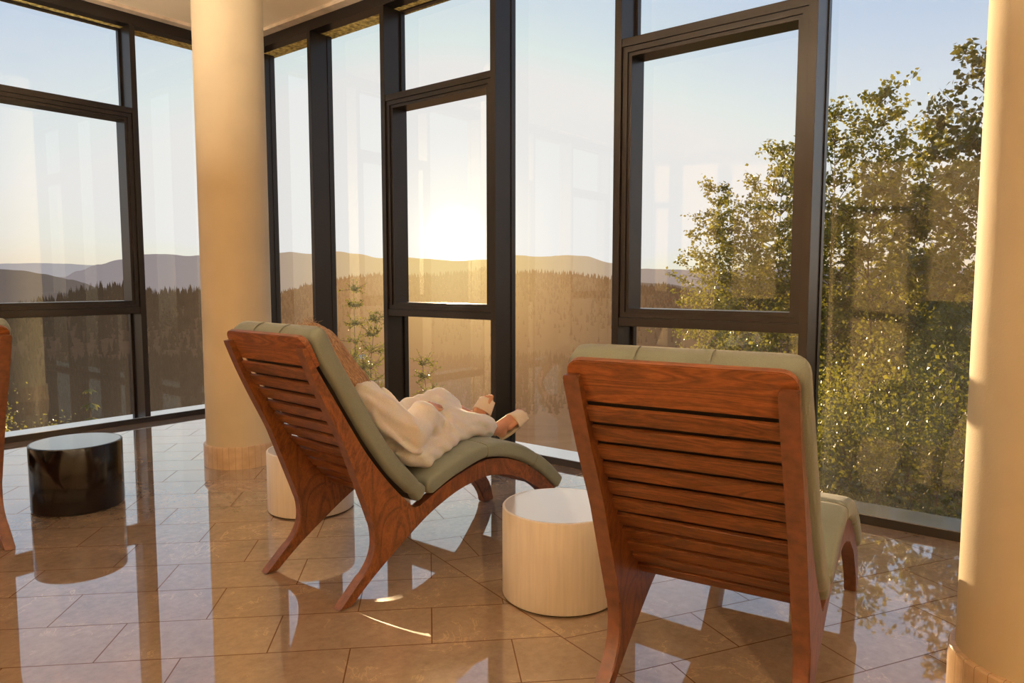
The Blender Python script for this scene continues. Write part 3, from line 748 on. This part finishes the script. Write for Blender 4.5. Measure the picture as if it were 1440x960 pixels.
# modelled folds: ridges running along the drape
folds = [
    [tors(0.42, 0.165, -0.17), tors(0.50, 0.165, -0.225), Vector((0.46, -0.31, 0.70))],
    [tors(0.42, 0.05, -0.225), tors(0.52, 0.04, -0.235), Vector((0.42, -0.285, 0.62)), Vector((0.52, -0.262, 0.600))],
    [Vector((0.40, -0.21, 0.60)), Vector((0.52, -0.25, 0.565)), Vector((0.66, -0.232, 0.585)), Vector((0.74, -0.19, 0.640))],
    [Vector((0.45, -0.215, 0.54)), Vector((0.58, -0.235, 0.535)), Vector((0.70, -0.215, 0.575)), Vector((0.78, -0.17, 0.66))],
    [Vector((0.72, -0.195, 0.63)), Vector((0.84, -0.190, 0.650)), Vector((0.98, -0.172, 0.655)), Vector((1.12, -0.16, 0.615))],
    [Vector((0.78, -0.195, 0.605)), Vector((0.92, -0.180, 0.612)), Vector((1.13, -0.155, 0.575))],
    [Vector((0.74, -0.170, 0.715)), Vector((0.735, -0.195, 0.68)), Vector((0.73, -0.205, 0.63))],
    [Vector((0.79, -0.15, 0.730)), Vector((0.78, -0.185, 0.69)), Vector((0.77, -0.20, 0.64))],
]
for f in folds: tube(bm, catmull(f, 6), [0.009] + [0.0165] * (len(catmull(f, 6)) - 2) + [0.006], 10)
me = remeshed(bm, 0.008, 4); me.name = 'robe'
displace(me, lambda q: noise.noise(q * 7) * 0.013 + math.sin((q.x * 1.4 + q.z * 1.9) * 46 + 5 * noise.noise(q * 4)) * 0.0070 * (0.5 + 0.5 * noise.noise(q * 5 + Vector((3, 1, 2)))))
link_mesh('robe', me, TERRY, person, True)
# open-toed slippers
for s in (-1, 1):
    fd = (TOE[s] - HE[s]).normalized(); y = Vector((0, 1, 0)); fu = fd.cross(y).normalized() * -1
    if fu.z < 0 and s == -1: fu = -fu
    if s == 1 and fu.x > 0: fu = -fu
    fl = (TOE[s] - HE[s]).length
    sl = empty('slipper'); sl.parent = person
    bm = bmesh.new(); out = []
    for k in range(28):
        a = 2 * math.pi * k / 28; u = 0.5 - 0.56 * math.cos(a); wd = (0.042 + 0.008 * u) * math.sin(a)
        out.append((u * fl, wd))
    top = [bm.verts.new(HE[s] + fd * u + y * w - fu * 0.004) for u, w in out]; bot = [bm.verts.new(HE[s] + fd * u + y * w - fu * 0.018) for u, w in out]
    bm.faces.new(top); bm.faces.new(bot[::-1])
    for i in range(28): bm.faces.new((top[i], top[(i + 1) % 28], bot[(i + 1) % 28], bot[i]))
    bm_obj('sole', bm, SOLE, sl)
    bm = bmesh.new(); ra = []
    for i in range(9):
        u = fl * (0.44 + 0.40 * i / 8); hgt = 0.076 - 0.034 * i / 8
        ra.append([HE[s] + fd * (u + 0.012 * math.sin(a)) + y * 0.053 * math.cos(a) + fu * (hgt * math.sin(a) - 0.010) for a in [math.pi * k / 14 for k in range(15)]])
    g = [[bm.verts.new(p) for p in r] for r in ra]
    for a, b in zip(g, g[1:]):
        for k in range(14): bm.faces.new((a[k], a[k + 1], b[k + 1], b[k]))
    o = bm_obj('strap', bm, SLIPPER, sl, True)
    sm = o.modifiers.new('thick', 'SOLIDIFY'); sm.thickness = 0.007; sm.offset = 1

# ------------------------------------------------------------------ the land outside
def lerp_tab(tab, x):
    if x <= tab[0][0]: return tab[0][1]
    for a, b in zip(tab, tab[1:]):
        if x <= b[0]:
            t = (x - a[0]) / (b[0] - a[0]); t = t * t * (3 - 2 * t); return a[1] + (b[1] - a[1]) * t
    return tab[-1][1]
RIDGE_D = [(-400, 438), (0, 440), (60, 430), (90, 422), (110, 414), (150, 409), (180, 408), (205, 415), (285, 414), (330, 416), (385, 417), (410, 409), (440, 401), (470, 394), (500, 390), (537, 388), (575, 390), (600, 389), (640, 386), (690, 378), (722, 385), (760, 384), (800, 386), (860, 393), (890, 404), (930, 402), (960, 408), (985, 416), (1010, 412), (1100, 408), (1300, 404), (1800, 400)]
RIDGE_C = [(-400, 384), (0, 379), (30, 380), (60, 385), (100, 393), (140, 404), (170, 412), (300, 416), (600, 405), (722, 396), (800, 391), (860, 394), (905, 397), (930, 399), (980, 404), (1040, 396), (1100, 390), (1300, 386), (1800, 384)]
RIDGE_B = [(-400, 390), (0, 388), (90, 389), (110, 381), (140, 372), (170, 365), (205, 358), (230, 357), (260, 360), (285, 359), (330, 362), (385, 356), (410, 355), (440, 357), (480, 354), (500, 357), (537, 363), (570, 362), (600, 364), (640, 367), (690, 365), (722, 359), (760, 361), (800, 359), (820, 360), (860, 370), (900, 378), (950, 379), (1000, 381), (1100, 378), (1300, 376), (1800, 376)]
RIDGE_A = [(-400, 370), (0, 371), (50, 370), (100, 371), (130, 373), (200, 376), (400, 379), (900, 378), (1000, 380), (1300, 379), (1800, 378)]
def px_dir(px):
    r = ray(px, 394.5); h = math.hypot(r.x, r.y); return r.x / h, r.y / h, 1 / math.hypot(1, (px - 720) / F)
def crest_z(tab, px, D, jag=0.0):
    c = px_dir(px)[2]
    y = lerp_tab(tab, px) + jag * (noise.noise(Vector((px * 0.05, D, 0))) + 0.5 * noise.noise(Vector((px * 0.17, D, 4))))
    return EYE - (y - 394.5) / F * D * c
def ridge(name, tab, Dc, D0, z0, mat, jag, step=6, rows=14, back=1.15, zr=0.0):
    bm = bmesh.new(); pxs = list(range(-420, 1880, step)); g = []
    for i in range(rows + 2):
        row = []
        for px in pxs:
            dx, dy, c = px_dir(px); zc = crest_z(tab, px, Dc, jag)
            if i <= rows:
                t = i / rows; D = D0 + (Dc - D0) * t; e = t * t * (3 - 2 * t) if t < 1 else 1
                z = z0 + (zc - z0) * (0.35 * t + 0.65 * math.sin(t * math.pi / 2) ** 1.3)
                if zr and 0 < i < rows: z += zr * noise.noise(Vector((px * 0.02, t * 5, Dc)))
            else: D = Dc * back; z = z0
            row.append(bm.verts.new((dx * D, dy * D, z)))
        g.append(row)
    for a, b in zip(g, g[1:]):
        for k in range(len(pxs) - 1): bm.faces.new((a[k], a[k + 1], b[k + 1], b[k]))
    return struct(bm_obj(name, bm, mat, None, True))
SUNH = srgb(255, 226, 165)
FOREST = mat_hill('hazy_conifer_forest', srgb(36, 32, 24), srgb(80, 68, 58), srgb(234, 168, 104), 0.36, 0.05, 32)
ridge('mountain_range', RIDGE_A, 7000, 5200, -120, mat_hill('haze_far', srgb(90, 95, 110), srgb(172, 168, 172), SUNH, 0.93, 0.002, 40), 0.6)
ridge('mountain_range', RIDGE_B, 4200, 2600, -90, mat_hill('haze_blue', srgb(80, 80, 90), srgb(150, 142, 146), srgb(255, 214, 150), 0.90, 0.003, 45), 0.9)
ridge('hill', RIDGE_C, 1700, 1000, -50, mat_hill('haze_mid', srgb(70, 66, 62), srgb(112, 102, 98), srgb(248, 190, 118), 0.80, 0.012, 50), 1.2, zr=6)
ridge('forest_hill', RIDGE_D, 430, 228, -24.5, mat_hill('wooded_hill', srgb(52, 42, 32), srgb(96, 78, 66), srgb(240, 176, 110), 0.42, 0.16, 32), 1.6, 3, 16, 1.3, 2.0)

def ground_z(D, px):
    k = max(0.0, min(1.0, (px - 820) / 160.0)); k = k * k * (3 - 2 * k)
    zl = -2.6 - 0.178 * max(0, D - 8) if D < 128 else -24.0
    zl = max(zl, -24.0)
    zr_ = -2.2 - 0.06 * max(0, D - 8) if D < 60 else -5.3 - 0.11 * (D - 60); zr_ = max(zr_, -24.0)
    return zl * (1 - k) + zr_ * k
bm = bmesh.new(); Ds = [5, 6.5, 8, 9, 10, 12, 14, 17, 20, 25, 30, 40, 50, 60, 75, 90, 110, 128, 150, 180, 230, 300]; pxs = list(range(-1500, 3200, 40)); g = []
for D in Ds:
    row = []
    for px in pxs:
        dx, dy, c = px_dir(px); z = ground_z(D, px)
        if 6 < D < 120: z += 0.25 * noise.noise(Vector((dx * D * 0.3, dy * D * 0.3, 0)))
        x_, y_ = dx * D, dy * D
        if x_ < XR + 0.6 and y_ < YL + 0.6: z = min(z, -2.2)
        row.append(bm.verts.new((x_, y_, z)))
    g.append(row)
for a, b in zip(g, g[1:]):
    for k in range(len(pxs) - 1): bm.faces.new((a[k], a[k + 1], b[k + 1], b[k]))
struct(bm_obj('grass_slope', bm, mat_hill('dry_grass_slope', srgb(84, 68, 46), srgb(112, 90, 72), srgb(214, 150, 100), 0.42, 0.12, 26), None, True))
# made-up white houses standing in for bright glints on the valley floor
HW = mat_plain('white_house_wall', srgb(250, 240, 225), 0.8); RF = mat_plain('pale_roof', srgb(225, 205, 190), 0.6)
def house(px, y, w, l, h, rz, label):
    D = 128
    for D in range(128, 420, 2):
        p = at_depth(px, y, D)
        if p.z <= -23.9: break
    dx, dy, c = px_dir(px)
    t = empty('house', (dx * D, dy * D, -24.6), rz); tag(t, label, 'house', 'small white houses added for glints down in the valley')
    bm = bmesh.new(); box(bm, -l / 2, l / 2, -w / 2, w / 2, 0, h)
    bm_obj('walls', bm, HW, t)
    bm = bmesh.new(); vs = [bm.verts.new(v) for v in ((-l / 2 - .4, -w / 2 - .4, h), (l / 2 + .4, -w / 2 - .4, h), (l / 2 + .4, w / 2 + .4, h), (-l / 2 - .4, w / 2 + .4, h), (-l / 2 - .4, 0, h + w * .4), (l / 2 + .4, 0, h + w * .4))]
    for f in ((0, 1, 5, 4), (2, 3, 4, 5), (1, 2, 5), (3, 0, 4), (3, 2, 1, 0)): bm.faces.new([vs[i] for i in f])
    bm_obj('roof', bm, RF, t)
house(526, 494, 5, 7, 2.4, R(35), 'brightest white house standing in for a valley glint, seen beside the dark mullion')
house(505, 506, 2.5, 4, 1.2, R(20), 'small white house added for a glint just left of the brightest one')
house(589, 492, 3, 3.6, 2.2, R(60), 'tiny white house added for a glint, seen through the lower pane with the sun above')

# ------------------------------------------------------------------ trees
def leaf_mesh(name, pts, size, mat, seed, droop=0.5):
    rr = random.Random(seed); vs = []; fs = []
    for p in pts:
        s = size * rr.uniform(0.65, 1.2)
        a = Vector((rr.gauss(0, 1), rr.gauss(0, 1), rr.gauss(-droop, .7))).normalized()
        b = a.cross(Vector((rr.gauss(0, 1), rr.gauss(0, 1), rr.gauss(0, 1)))).normalized()
        n = a.cross(b); i = len(vs)
        w = s * 0.36
        for q in (p, p + a * s * .38 + b * w + n * s * .08, p + a * s * 1.0, p + a * s * .38 - b * w + n * s * .08): vs.append(tuple(q))
        fs.append((i, i + 1, i + 2)); fs.append((i, i + 2, i + 3))
    me = bpy.data.meshes.new(name); me.from_pydata(vs, [], fs); me.materials.append(mat); return me
def tree(name, base, top, R_, clear, leafsize, nbr, per, mat, label, cat, seed, trunk_r=0.035, lean=0.15, group=None, top_taper=1.0, dens=1.8):
    rr = random.Random(seed); nbr = int(nbr * dens); per = int(per * 1.7)
    base = Vector(base); top = Vector(top); hgt = (top - base).length
    root = empty(name, base); tag(root, label, cat, group)
    bm = bmesh.new(); leaves = []
    ax = top - base
    mid = [ax * f + Vector((rr.uniform(-1, 1), rr.uniform(-1, 1), 0)) * lean * math.sin(f * math.pi) for f in (0, .2, .4, .6, .8, 1)]
    path = catmull(mid, 4); nP = len(path)
    tube(bm, path, [trunk_r * (1 - i / (nP - 1)) ** 1.2 + 0.002 for i in range(nP)], 8)
    for b in range(nbr):
        f = clear + (1 - clear) * ((b + rr.random()) / nbr)
        i = min(nP - 1, int(f * (nP - 1))); p = path[i]
        prof = min(1.0, (1 - f) * 2.6 * top_taper + 0.16) * (0.6 + 0.55 * rr.random())
        az = b * 2.39996 + rr.uniform(-.5, .5); up = rr.uniform(0.35, 1.0)
        L = R_ * prof; d = Vector((math.cos(az), math.sin(az), up)).normalized()
        pts = [p, p + d * L * .5 + Vector((0, 0, .02 * L)), p + d * L + Vector((0, 0, -.10 * L))]
        pts = catmull(pts, 3)
        tube(bm, pts, [max(0.002, trunk_r * .28 * (1 - .8 * k / (len(pts) - 1))) for k in range(len(pts))], 5)
        ntw = 3 + int(L * 5)
        for w in range(ntw):
            q = pts[min(len(pts) - 1, 1 + int(rr.random() * (len(pts) - 1)))]
            td = (d * 0.6 + Vector((rr.gauss(0, .7), rr.gauss(0, .7), rr.gauss(0.1, .5)))).normalized(); tl = rr.uniform(.12, .34) * (.5 + R_ * .5)
            e = q + td * tl
            tube(bm, [q, e], [0.0028, 0.0014], 4)
            for k in range(per):
                g = rr.random() ** 0.7; leaves.append(q.lerp(e, g) + Vector((rr.gauss(0, .03), rr.gauss(0, .03), rr.gauss(0, .03))) * (leafsize / .06))
    bm_obj('trunk', bm, BARK, root)
    o = link_mesh('foliage', leaf_mesh('foliage', leaves, leafsize, mat, seed + 5), None, root); o['kind'] = 'stuff'
    return root
def tree_px(name, px, py, D, zb, *a, **k):
    top = at_depth(px, py, D); base = Vector((top.x + k.pop('bx', 0), top.y + k.pop('by', 0), zb)); return tree(name, base, top, *a, **k)
G = 'leafy trees just outside the right-hand windows'
def gz(px, D): return ground_z(D, px) - 0.1
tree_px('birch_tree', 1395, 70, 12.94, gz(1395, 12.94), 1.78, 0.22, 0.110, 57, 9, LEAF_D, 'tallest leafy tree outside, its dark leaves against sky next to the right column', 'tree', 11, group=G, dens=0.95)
tree_px('birch_tree', 1240, 122, 14.24, gz(1240, 14.24), 1.60, 0.20, 0.091, 64, 9, LEAF, 'leafy tree with pointed top in the middle of the right-hand window', 'tree', 12, group=G, dens=0.95)
tree_px('birch_tree', 1172, 150, 14.81, gz(1172, 14.81), 1.60, 0.20, 0.087, 62, 9, LEAF, 'leafy tree just right of the dark mullion beside the foreground chair', 'tree', 13, group=G, dens=0.95)
tree_px('birch_tree', 1312, 176, 15.00, gz(1312, 15.00), 1.60, 0.18, 0.091, 64, 9, LEAF, 'leafy tree between the pointed tree and the tallest tree', 'tree', 14, group=G, dens=0.95)
tree_px('birch_tree', 1105, 205, 15.75, gz(1105, 15.75), 1.87, 0.20, 0.082, 75, 9, LEAF, 'leafy tree filling the right part of the opening window', 'tree', 15, group=G, dens=0.95)
tree_px('birch_tree', 1010, 256, 16.50, gz(1010, 16.50), 1.16, 0.30, 0.076, 64, 8, LEAF, 'slim leafy tree at the left end of the tree group', 'tree', 16, group=G, dens=0.95, trunk_r=0.022)
tree_px('birch_tree', 1062, 300, 15.36, gz(1062, 15.36), 1.50, 0.22, 0.078, 64, 9, LEAF, 'shorter leafy tree between the slim tree and its taller neighbour', 'tree', 17, group=G, dens=0.95, trunk_r=0.025)
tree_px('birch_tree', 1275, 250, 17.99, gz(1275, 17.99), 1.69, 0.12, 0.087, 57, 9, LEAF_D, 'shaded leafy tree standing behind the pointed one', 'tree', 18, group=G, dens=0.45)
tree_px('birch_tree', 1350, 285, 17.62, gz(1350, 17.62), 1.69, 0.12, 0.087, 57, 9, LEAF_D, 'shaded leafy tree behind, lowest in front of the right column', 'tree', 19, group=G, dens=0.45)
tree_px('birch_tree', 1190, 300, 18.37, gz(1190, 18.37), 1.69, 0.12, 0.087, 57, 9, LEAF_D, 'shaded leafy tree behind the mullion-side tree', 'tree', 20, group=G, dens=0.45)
# undergrowth below the trees
SG = 'bushes below the trees outside the right-hand windows'
def bush(px, py, D, Rx, n, size, mat, label, seed, group=SG):
    top = at_depth(px, py, D); rr = random.Random(seed); zb = gz(px, D)
    root = empty('bush', (top.x, top.y, zb)); tag(root, label, 'bush', group)
    H_ = top.z - zb; bm = bmesh.new(); leaves = []
    for s in range(16):
        a = rr.uniform(0, 6.28); r = Rx * rr.uniform(.25, 1); e = Vector((math.cos(a) * r, math.sin(a) * r, H_ * rr.uniform(.55, 1) * (1 - .25 * r / Rx)))
        path = catmull([Vector((rr.gauss(0, .06), rr.gauss(0, .06), 0)), e * .5 + Vector((0, 0, .15 * H_)), e], 4)
        tube(bm, path, [.012 - .009 * k / (len(path) - 1) for k in range(len(path))], 5)
        for k in range(n // 9):
            q = path[1 + int(rr.random() * (len(path) - 1))]; leaves.append(q + Vector((rr.gauss(0, .17), rr.gauss(0, .17), rr.gauss(0, .17))))
    bm_obj('stems', bm, BARK, root)['kind'] = 'stuff'
    o = link_mesh('foliage', leaf_mesh('foliage', leaves, size, mat, seed), None, root); o['kind'] = 'stuff'
for i, (px, py, D, rx, n, lab) in enumerate([
        (930, 470, 8.6, .5, 2400, 'low bush showing above the left half of the foreground chair back'),
        (1010, 475, 8.2, .6, 3000, 'low bush showing above the middle of the foreground chair back'),
        (1085, 440, 7.6, .7, 3600, 'bush showing above the right half of the foreground chair back'),
        (1180, 470, 6.9, .7, 4200, 'bush just right of the mullion beside the foreground chair'),
        (1250, 500, 6.6, .7, 4200, 'bush in the middle of the right-hand window, low down'),
        (1320, 470, 6.9, .8, 4200, 'bush low down next to the right column'),
        (1385, 450, 7.4, .8, 3600, 'bush at far right half behind the right column'),
        (1220, 610, 5.9, .6, 3600, 'lowest bush close to the sill beside the foreground chair'),
        (1310, 620, 5.8, .6, 3600, 'lowest bush close to the sill beside the right column'),
        (1215, 420, 9.0, .9, 4200, 'tall bush farther back, right of the mullion'),
        (1300, 400, 9.2, .9, 4200, 'tall bush farther back, left of the right column')]):
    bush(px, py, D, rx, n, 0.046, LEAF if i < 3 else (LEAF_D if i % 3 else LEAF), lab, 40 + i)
# slender saplings beyond the windows near the corner
PG = 'slender saplings seen beyond the reclining person'
tree_px('sapling', 497, 392, 10.5, gz(497, 10.5), 0.16, 0.3, 0.030, 60, 6, LEAF, 'thin tall sapling right of the wide mullion by the person', 'tree', 61, trunk_r=.012, group=PG)
tree_px('sapling', 530, 436, 10.0, gz(530, 10), 0.34, 0.3, 0.030, 60, 7, LEAF, 'bushy sapling left of the mullion under the valley house', 'tree', 62, trunk_r=.014, group=PG)
tree_px('sapling', 512, 505, 9.6, gz(512, 9.6), 0.30, 0.2, 0.030, 50, 7, LEAF, 'short sapling just above the person\'s shoulder', 'tree', 63, trunk_r=.014, group=PG)
tree_px('sapling', 592, 500, 9.6, gz(592, 9.6), 0.26, 0.25, 0.030, 50, 7, LEAF, 'sapling in the low pane above the person\'s lap', 'tree', 64, trunk_r=.014, group=PG)
BG = 'shrubs on the slope outside the left window'
for i, (px, py, D, rx, lab) in enumerate([(10, 540, 15, .7, 'leafy shrub in the bottom left corner of the left window'), (60, 568, 14, .7, 'low shrub behind the black table, left side'), (175, 572, 15, .6, 'low shrub left of the thick mullion beside the black table'), (-60, 545, 15, .9, 'shrub outside cut off by the left frame edge')]):
    bush(px, py, D, rx, 4200, 0.055, LEAF, lab, 80 + i, BG)
# conifers: one mesh, many individuals
def conifer(seed, h=1.0):
    rr = random.Random(seed); vs = []; fs = []
    tiers = 13
    for k in range(tiers):
        z = h * (0.10 + 0.88 * k / tiers); r = h * 0.20 * (1 - k / tiers) ** 0.85 + 0.012 * h
        n = 11
        for j in range(n):
            a = 6.283 * (j + rr.random() * .6) / n + k * .7; l = r * rr.uniform(.7, 1.1); w = l * .30
            d = Vector((math.cos(a), math.sin(a), 0)); s = Vector((-d.y, d.x, 0)); i = len(vs)
            p = Vector((0, 0, z + h * .05))
            for q in (p, p + d * l * .55 + s * w - Vector((0, 0, l * .25)), p + d * l - Vector((0, 0, l * .62)), p + d * l * .55 - s * w - Vector((0, 0, l * .25))): vs.append(tuple(q))
            fs.append((i, i + 1, i + 2, i + 3))
    me = bpy.data.meshes.new('needles'); me.from_pydata(vs, [], fs); me.materials.append(NEEDLE)
    bm = bmesh.new(); tube(bm, [(0, 0, -0.02 * h), (0, 0, h * .5), (0, 0, h)], [0.014 * h, .009 * h, .002 * h], 6)
    tm = bpy.data.meshes.new('trunk'); bm.to_mesh(tm); bm.free(); tm.materials.append(BARK)
    return me, tm
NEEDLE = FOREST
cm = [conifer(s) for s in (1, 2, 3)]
def hill_z(px, D):
    t = (D - 228) / (430 - 228); zc = crest_z(RIDGE_D, px, 430); return -24.5 + (zc + 24.5) * (0.35 * t + 0.65 * math.sin(t * math.pi / 2) ** 1.3)
spots = []
while len(spots) < 260:
    px = rnd.uniform(-30, 300) if len(spots) < 215 else rnd.uniform(380, 900)
    D = rnd.uniform(395, 428) if len(spots) % 2 else rnd.uniform(236, 395)
    dx, dy, c = px_dir(px); hgt = rnd.uniform(4.2, 7.0) * (1 if px < 340 else 0.6); r = hgt * 0.19
    if all((dx * D - a) ** 2 + (dy * D - b) ** 2 > (r + q) ** 2 for a, b, q in spots): spots.append((dx * D, dy * D, r))
    else: continue
    me, tm = cm[len(spots) % 3]
    o = empty('conifer', (dx * D, dy * D, hill_z(px, D) - 0.4), rnd.uniform(0, 6.28)); o.scale = (hgt,) * 3
    tag(o, 'dark pointed conifer on the forested hill across the valley', 'tree', 'conifers on the forested hill')
    link_mesh('needles', me, None, o)['kind'] = 'stuff'; link_mesh('trunk', tm, None, o)
# the rest of the forest, too many and too small to count
taken = {}
for a, b, q in spots: taken.setdefault((int(a // 4), int(b // 4)), []).append((a, b, q))
vs = []; fs = []
for i in range(17000):
    px = rnd.uniform(-200, 1500); D = 232 + 198 * math.sqrt(rnd.random()) if i < 9000 else rnd.uniform(136, 236); dx, dy, c = px_dir(px)
    if 485 < px < 605 and D < 300: continue
    z = hill_z(px, D) - 0.4 if D > 230 else -24.3; h = rnd.uniform(3.0, 6.5) * (1.0 - 0.45 * max(0, min(1, (px - 300) / 90))) * min(1, 0.35 + D / 330); x, y = dx * D, dy * D; a0 = rnd.random()
    if any(math.hypot(x - a, y - b) < q + h * 0.34 + 0.3 for ix in (-1, 0, 1) for iy in (-1, 0, 1) for a, b, q in taken.get((int(x // 4) + ix, int(y // 4) + iy), ())): continue
    for (zb, zt, r) in ((0.08, 0.62, 0.20), (0.40, 1.0, 0.13)):
        b = len(vs); n = 6
        vs.append((x, y, z + h * zt)); vs.extend((x + h * r * (0.8 + 0.4 * rnd.random()) * math.cos(6.283 * k / n + a0), y + h * r * (0.8 + 0.4 * rnd.random()) * math.sin(6.283 * k / n + a0), z + h * (zb + 0.05 * rnd.random())) for k in range(n))
        fs.extend((b, b + 1 + k, b + 1 + (k + 1) % n) for k in range(n))
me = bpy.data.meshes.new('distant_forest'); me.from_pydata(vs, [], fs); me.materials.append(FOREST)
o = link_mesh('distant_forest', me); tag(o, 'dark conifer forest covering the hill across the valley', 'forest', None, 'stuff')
p = at_depth(125, 535, 13.5); zb = gz(125, 13.5)
o = empty('conifer', (p.x, p.y, zb)); h_ = p.z - zb; o.scale = (h_,) * 3
tag(o, 'young bushy conifer on the near slope behind the black table', 'tree')
me = cm[0][0].copy(); me.materials.clear(); me.materials.append(LEAF); link_mesh('needles', me, None, o)['kind'] = 'stuff'; link_mesh('trunk', cm[0][1], None, o)

# ------------------------------------------------------------------ sky and sun
w = bpy.data.worlds.new('evening_sky'); scene.world = w; w.use_nodes = True
nt = w.node_tree; nt.nodes.clear()
T = NT.__new__(NT); T.t = nt; T.m = None
out = nt.nodes.new('ShaderNodeOutputWorld'); bg = nt.nodes.new('ShaderNodeBackground'); nt.links.new(bg.outputs[0], out.inputs[0])
tc = nt.nodes.new('ShaderNodeTexCoord'); d = T.vmath('NORMALIZE', tc.outputs['Generated'])
sep = nt.nodes.new('ShaderNodeSeparateXYZ'); nt.links.new(d, sep.inputs[0])
el = T.math('ADD', T.math('MULTIPLY', sep.outputs[2], 1.4), 0.1, clamp=True)
base = T.ramp(el, [(0.0, srgb(150, 125, 100)), (0.10, srgb(238, 214, 186)), (0.17, srgb(238, 231, 221)), (0.26, srgb(232, 234, 233)), (0.38, srgb(218, 228, 236)), (0.52, srgb(192, 211, 234)), (1.0, srgb(130, 165, 210))])
s = T.math('MAXIMUM', T.vmath('DOT_PRODUCT', d, SUN_DIR), 0.0)
wide = T.math('MULTIPLY', T.math('POWER', s, 14), 0.34); mid_ = T.math('MULTIPLY', T.math('POWER', s, 90), 0.55); core = T.math('ADD', T.math('MULTIPLY', T.math('POWER', s, 200), 0.32), T.math('MULTIPLY', T.math('POWER', s, 2500), 3.0)); disc = T.math('MULTIPLY', T.math('GREATER_THAN', s, math.cos(R(0.30))), 40)
cl = nt.nodes.new('ShaderNodeMapping'); cl.inputs['Scale'].default_value = (1.2, 1.2, 14); nt.links.new(d, cl.inputs[0])
cn = T.math('MULTIPLY', T.math('SUBTRACT', T.noise(cl.outputs[0], 2.4, 6, 0.6, 0.4), 0.5), 0.22)
hor = T.math('SUBTRACT', 1.0, T.math('MULTIPLY', sep.outputs[2], 3.0), clamp=True)
base = T.mix(T.math('MULTIPLY', hor, T.math('ABSOLUTE', cn)), base, srgb(205, 178, 165))
def addc(a, f, c):
    x = T.mix(1.0, c, (1, 1, 1, 1), 'MULTIPLY'); sc = T.vmath('SCALE', x); sc.node.inputs['Scale'].default_value = 1.0; nt.links.new(f, sc.node.inputs['Scale'])
    return T.vmath('ADD', a, sc)
base = addc(base, wide, (1, 0.92, 0.80, 1)); base = addc(base, mid_, (1, 0.82, 0.52, 1)); mn = nt.nodes.new('ShaderNodeVectorMath'); mn.operation = 'MINIMUM'; nt.links.new(base, mn.inputs[0]); mn.inputs[1].default_value = (0.862, 0.858, 0.845); base = mn.outputs[0]
base = addc(base, core, (1, 0.80, 0.42, 1)); base = addc(base, disc, (1, 0.85, 0.6, 1))
nt.links.new(base, bg.inputs[0]); bg.inputs[1].default_value = 1.0
sl = bpy.data.lights.new('low_sun', 'SUN'); sl.energy = 8.8; sl.color = (1.0, 0.68, 0.36); sl.angle = R(0.6)
so = bpy.data.objects.new('low_sun', sl); COL.objects.link(so); so.location = (20, 20, 8)
so.rotation_euler = SUN_DIR.to_track_quat('Z', 'Y').to_euler()

# added warm fill lights without fixtures, unseen inside the room, washing the ceiling
for x, y, e in ((0.2, 6.3, 95), (-0.6, 2.6, 400), (1.3, -3.0, 380), (-2.0, -1.5, 340)):
    al = bpy.data.lights.new('ceiling_fill_light', 'AREA'); al.energy = e; al.color = (1.0, 0.86, 0.66); al.shape = 'DISK'; al.size = 0.7
    ao = bpy.data.objects.new('ceiling_fill_light', al); COL.objects.link(ao); ao.location = (x, y, 2.1); ao.rotation_euler = (math.pi, 0, 0)

# ------------------------------------------------------------------ camera
cam = bpy.data.cameras.new('camera'); co = bpy.data.objects.new('camera', cam); COL.objects.link(co)
cam.sensor_width = 36.0; cam.sensor_fit = 'HORIZONTAL'; cam.lens = F / 1440 * 36; cam.clip_start = 0.05; cam.clip_end = 20000
co.location = (0, 0, EYE)
fw = Vector((SA, CA, 0)) * math.cos(PITCH) + Vector((0, 0, -math.sin(PITCH)))
co.rotation_euler = fw.to_track_quat('-Z', 'Y').to_euler()
scene.camera = co

scene.view_settings.view_transform = 'Standard'; scene.view_settings.look = 'None'
scene.view_settings.exposure = 0.0; scene.view_settings.gamma = 1.0
scene.cycles.use_denoising = True
scene.cycles.sample_clamp_indirect = 6.0
scene.cycles.caustics_reflective = False; scene.cycles.caustics_refractive = False
scene.cycles.transparent_max_bounces = 16
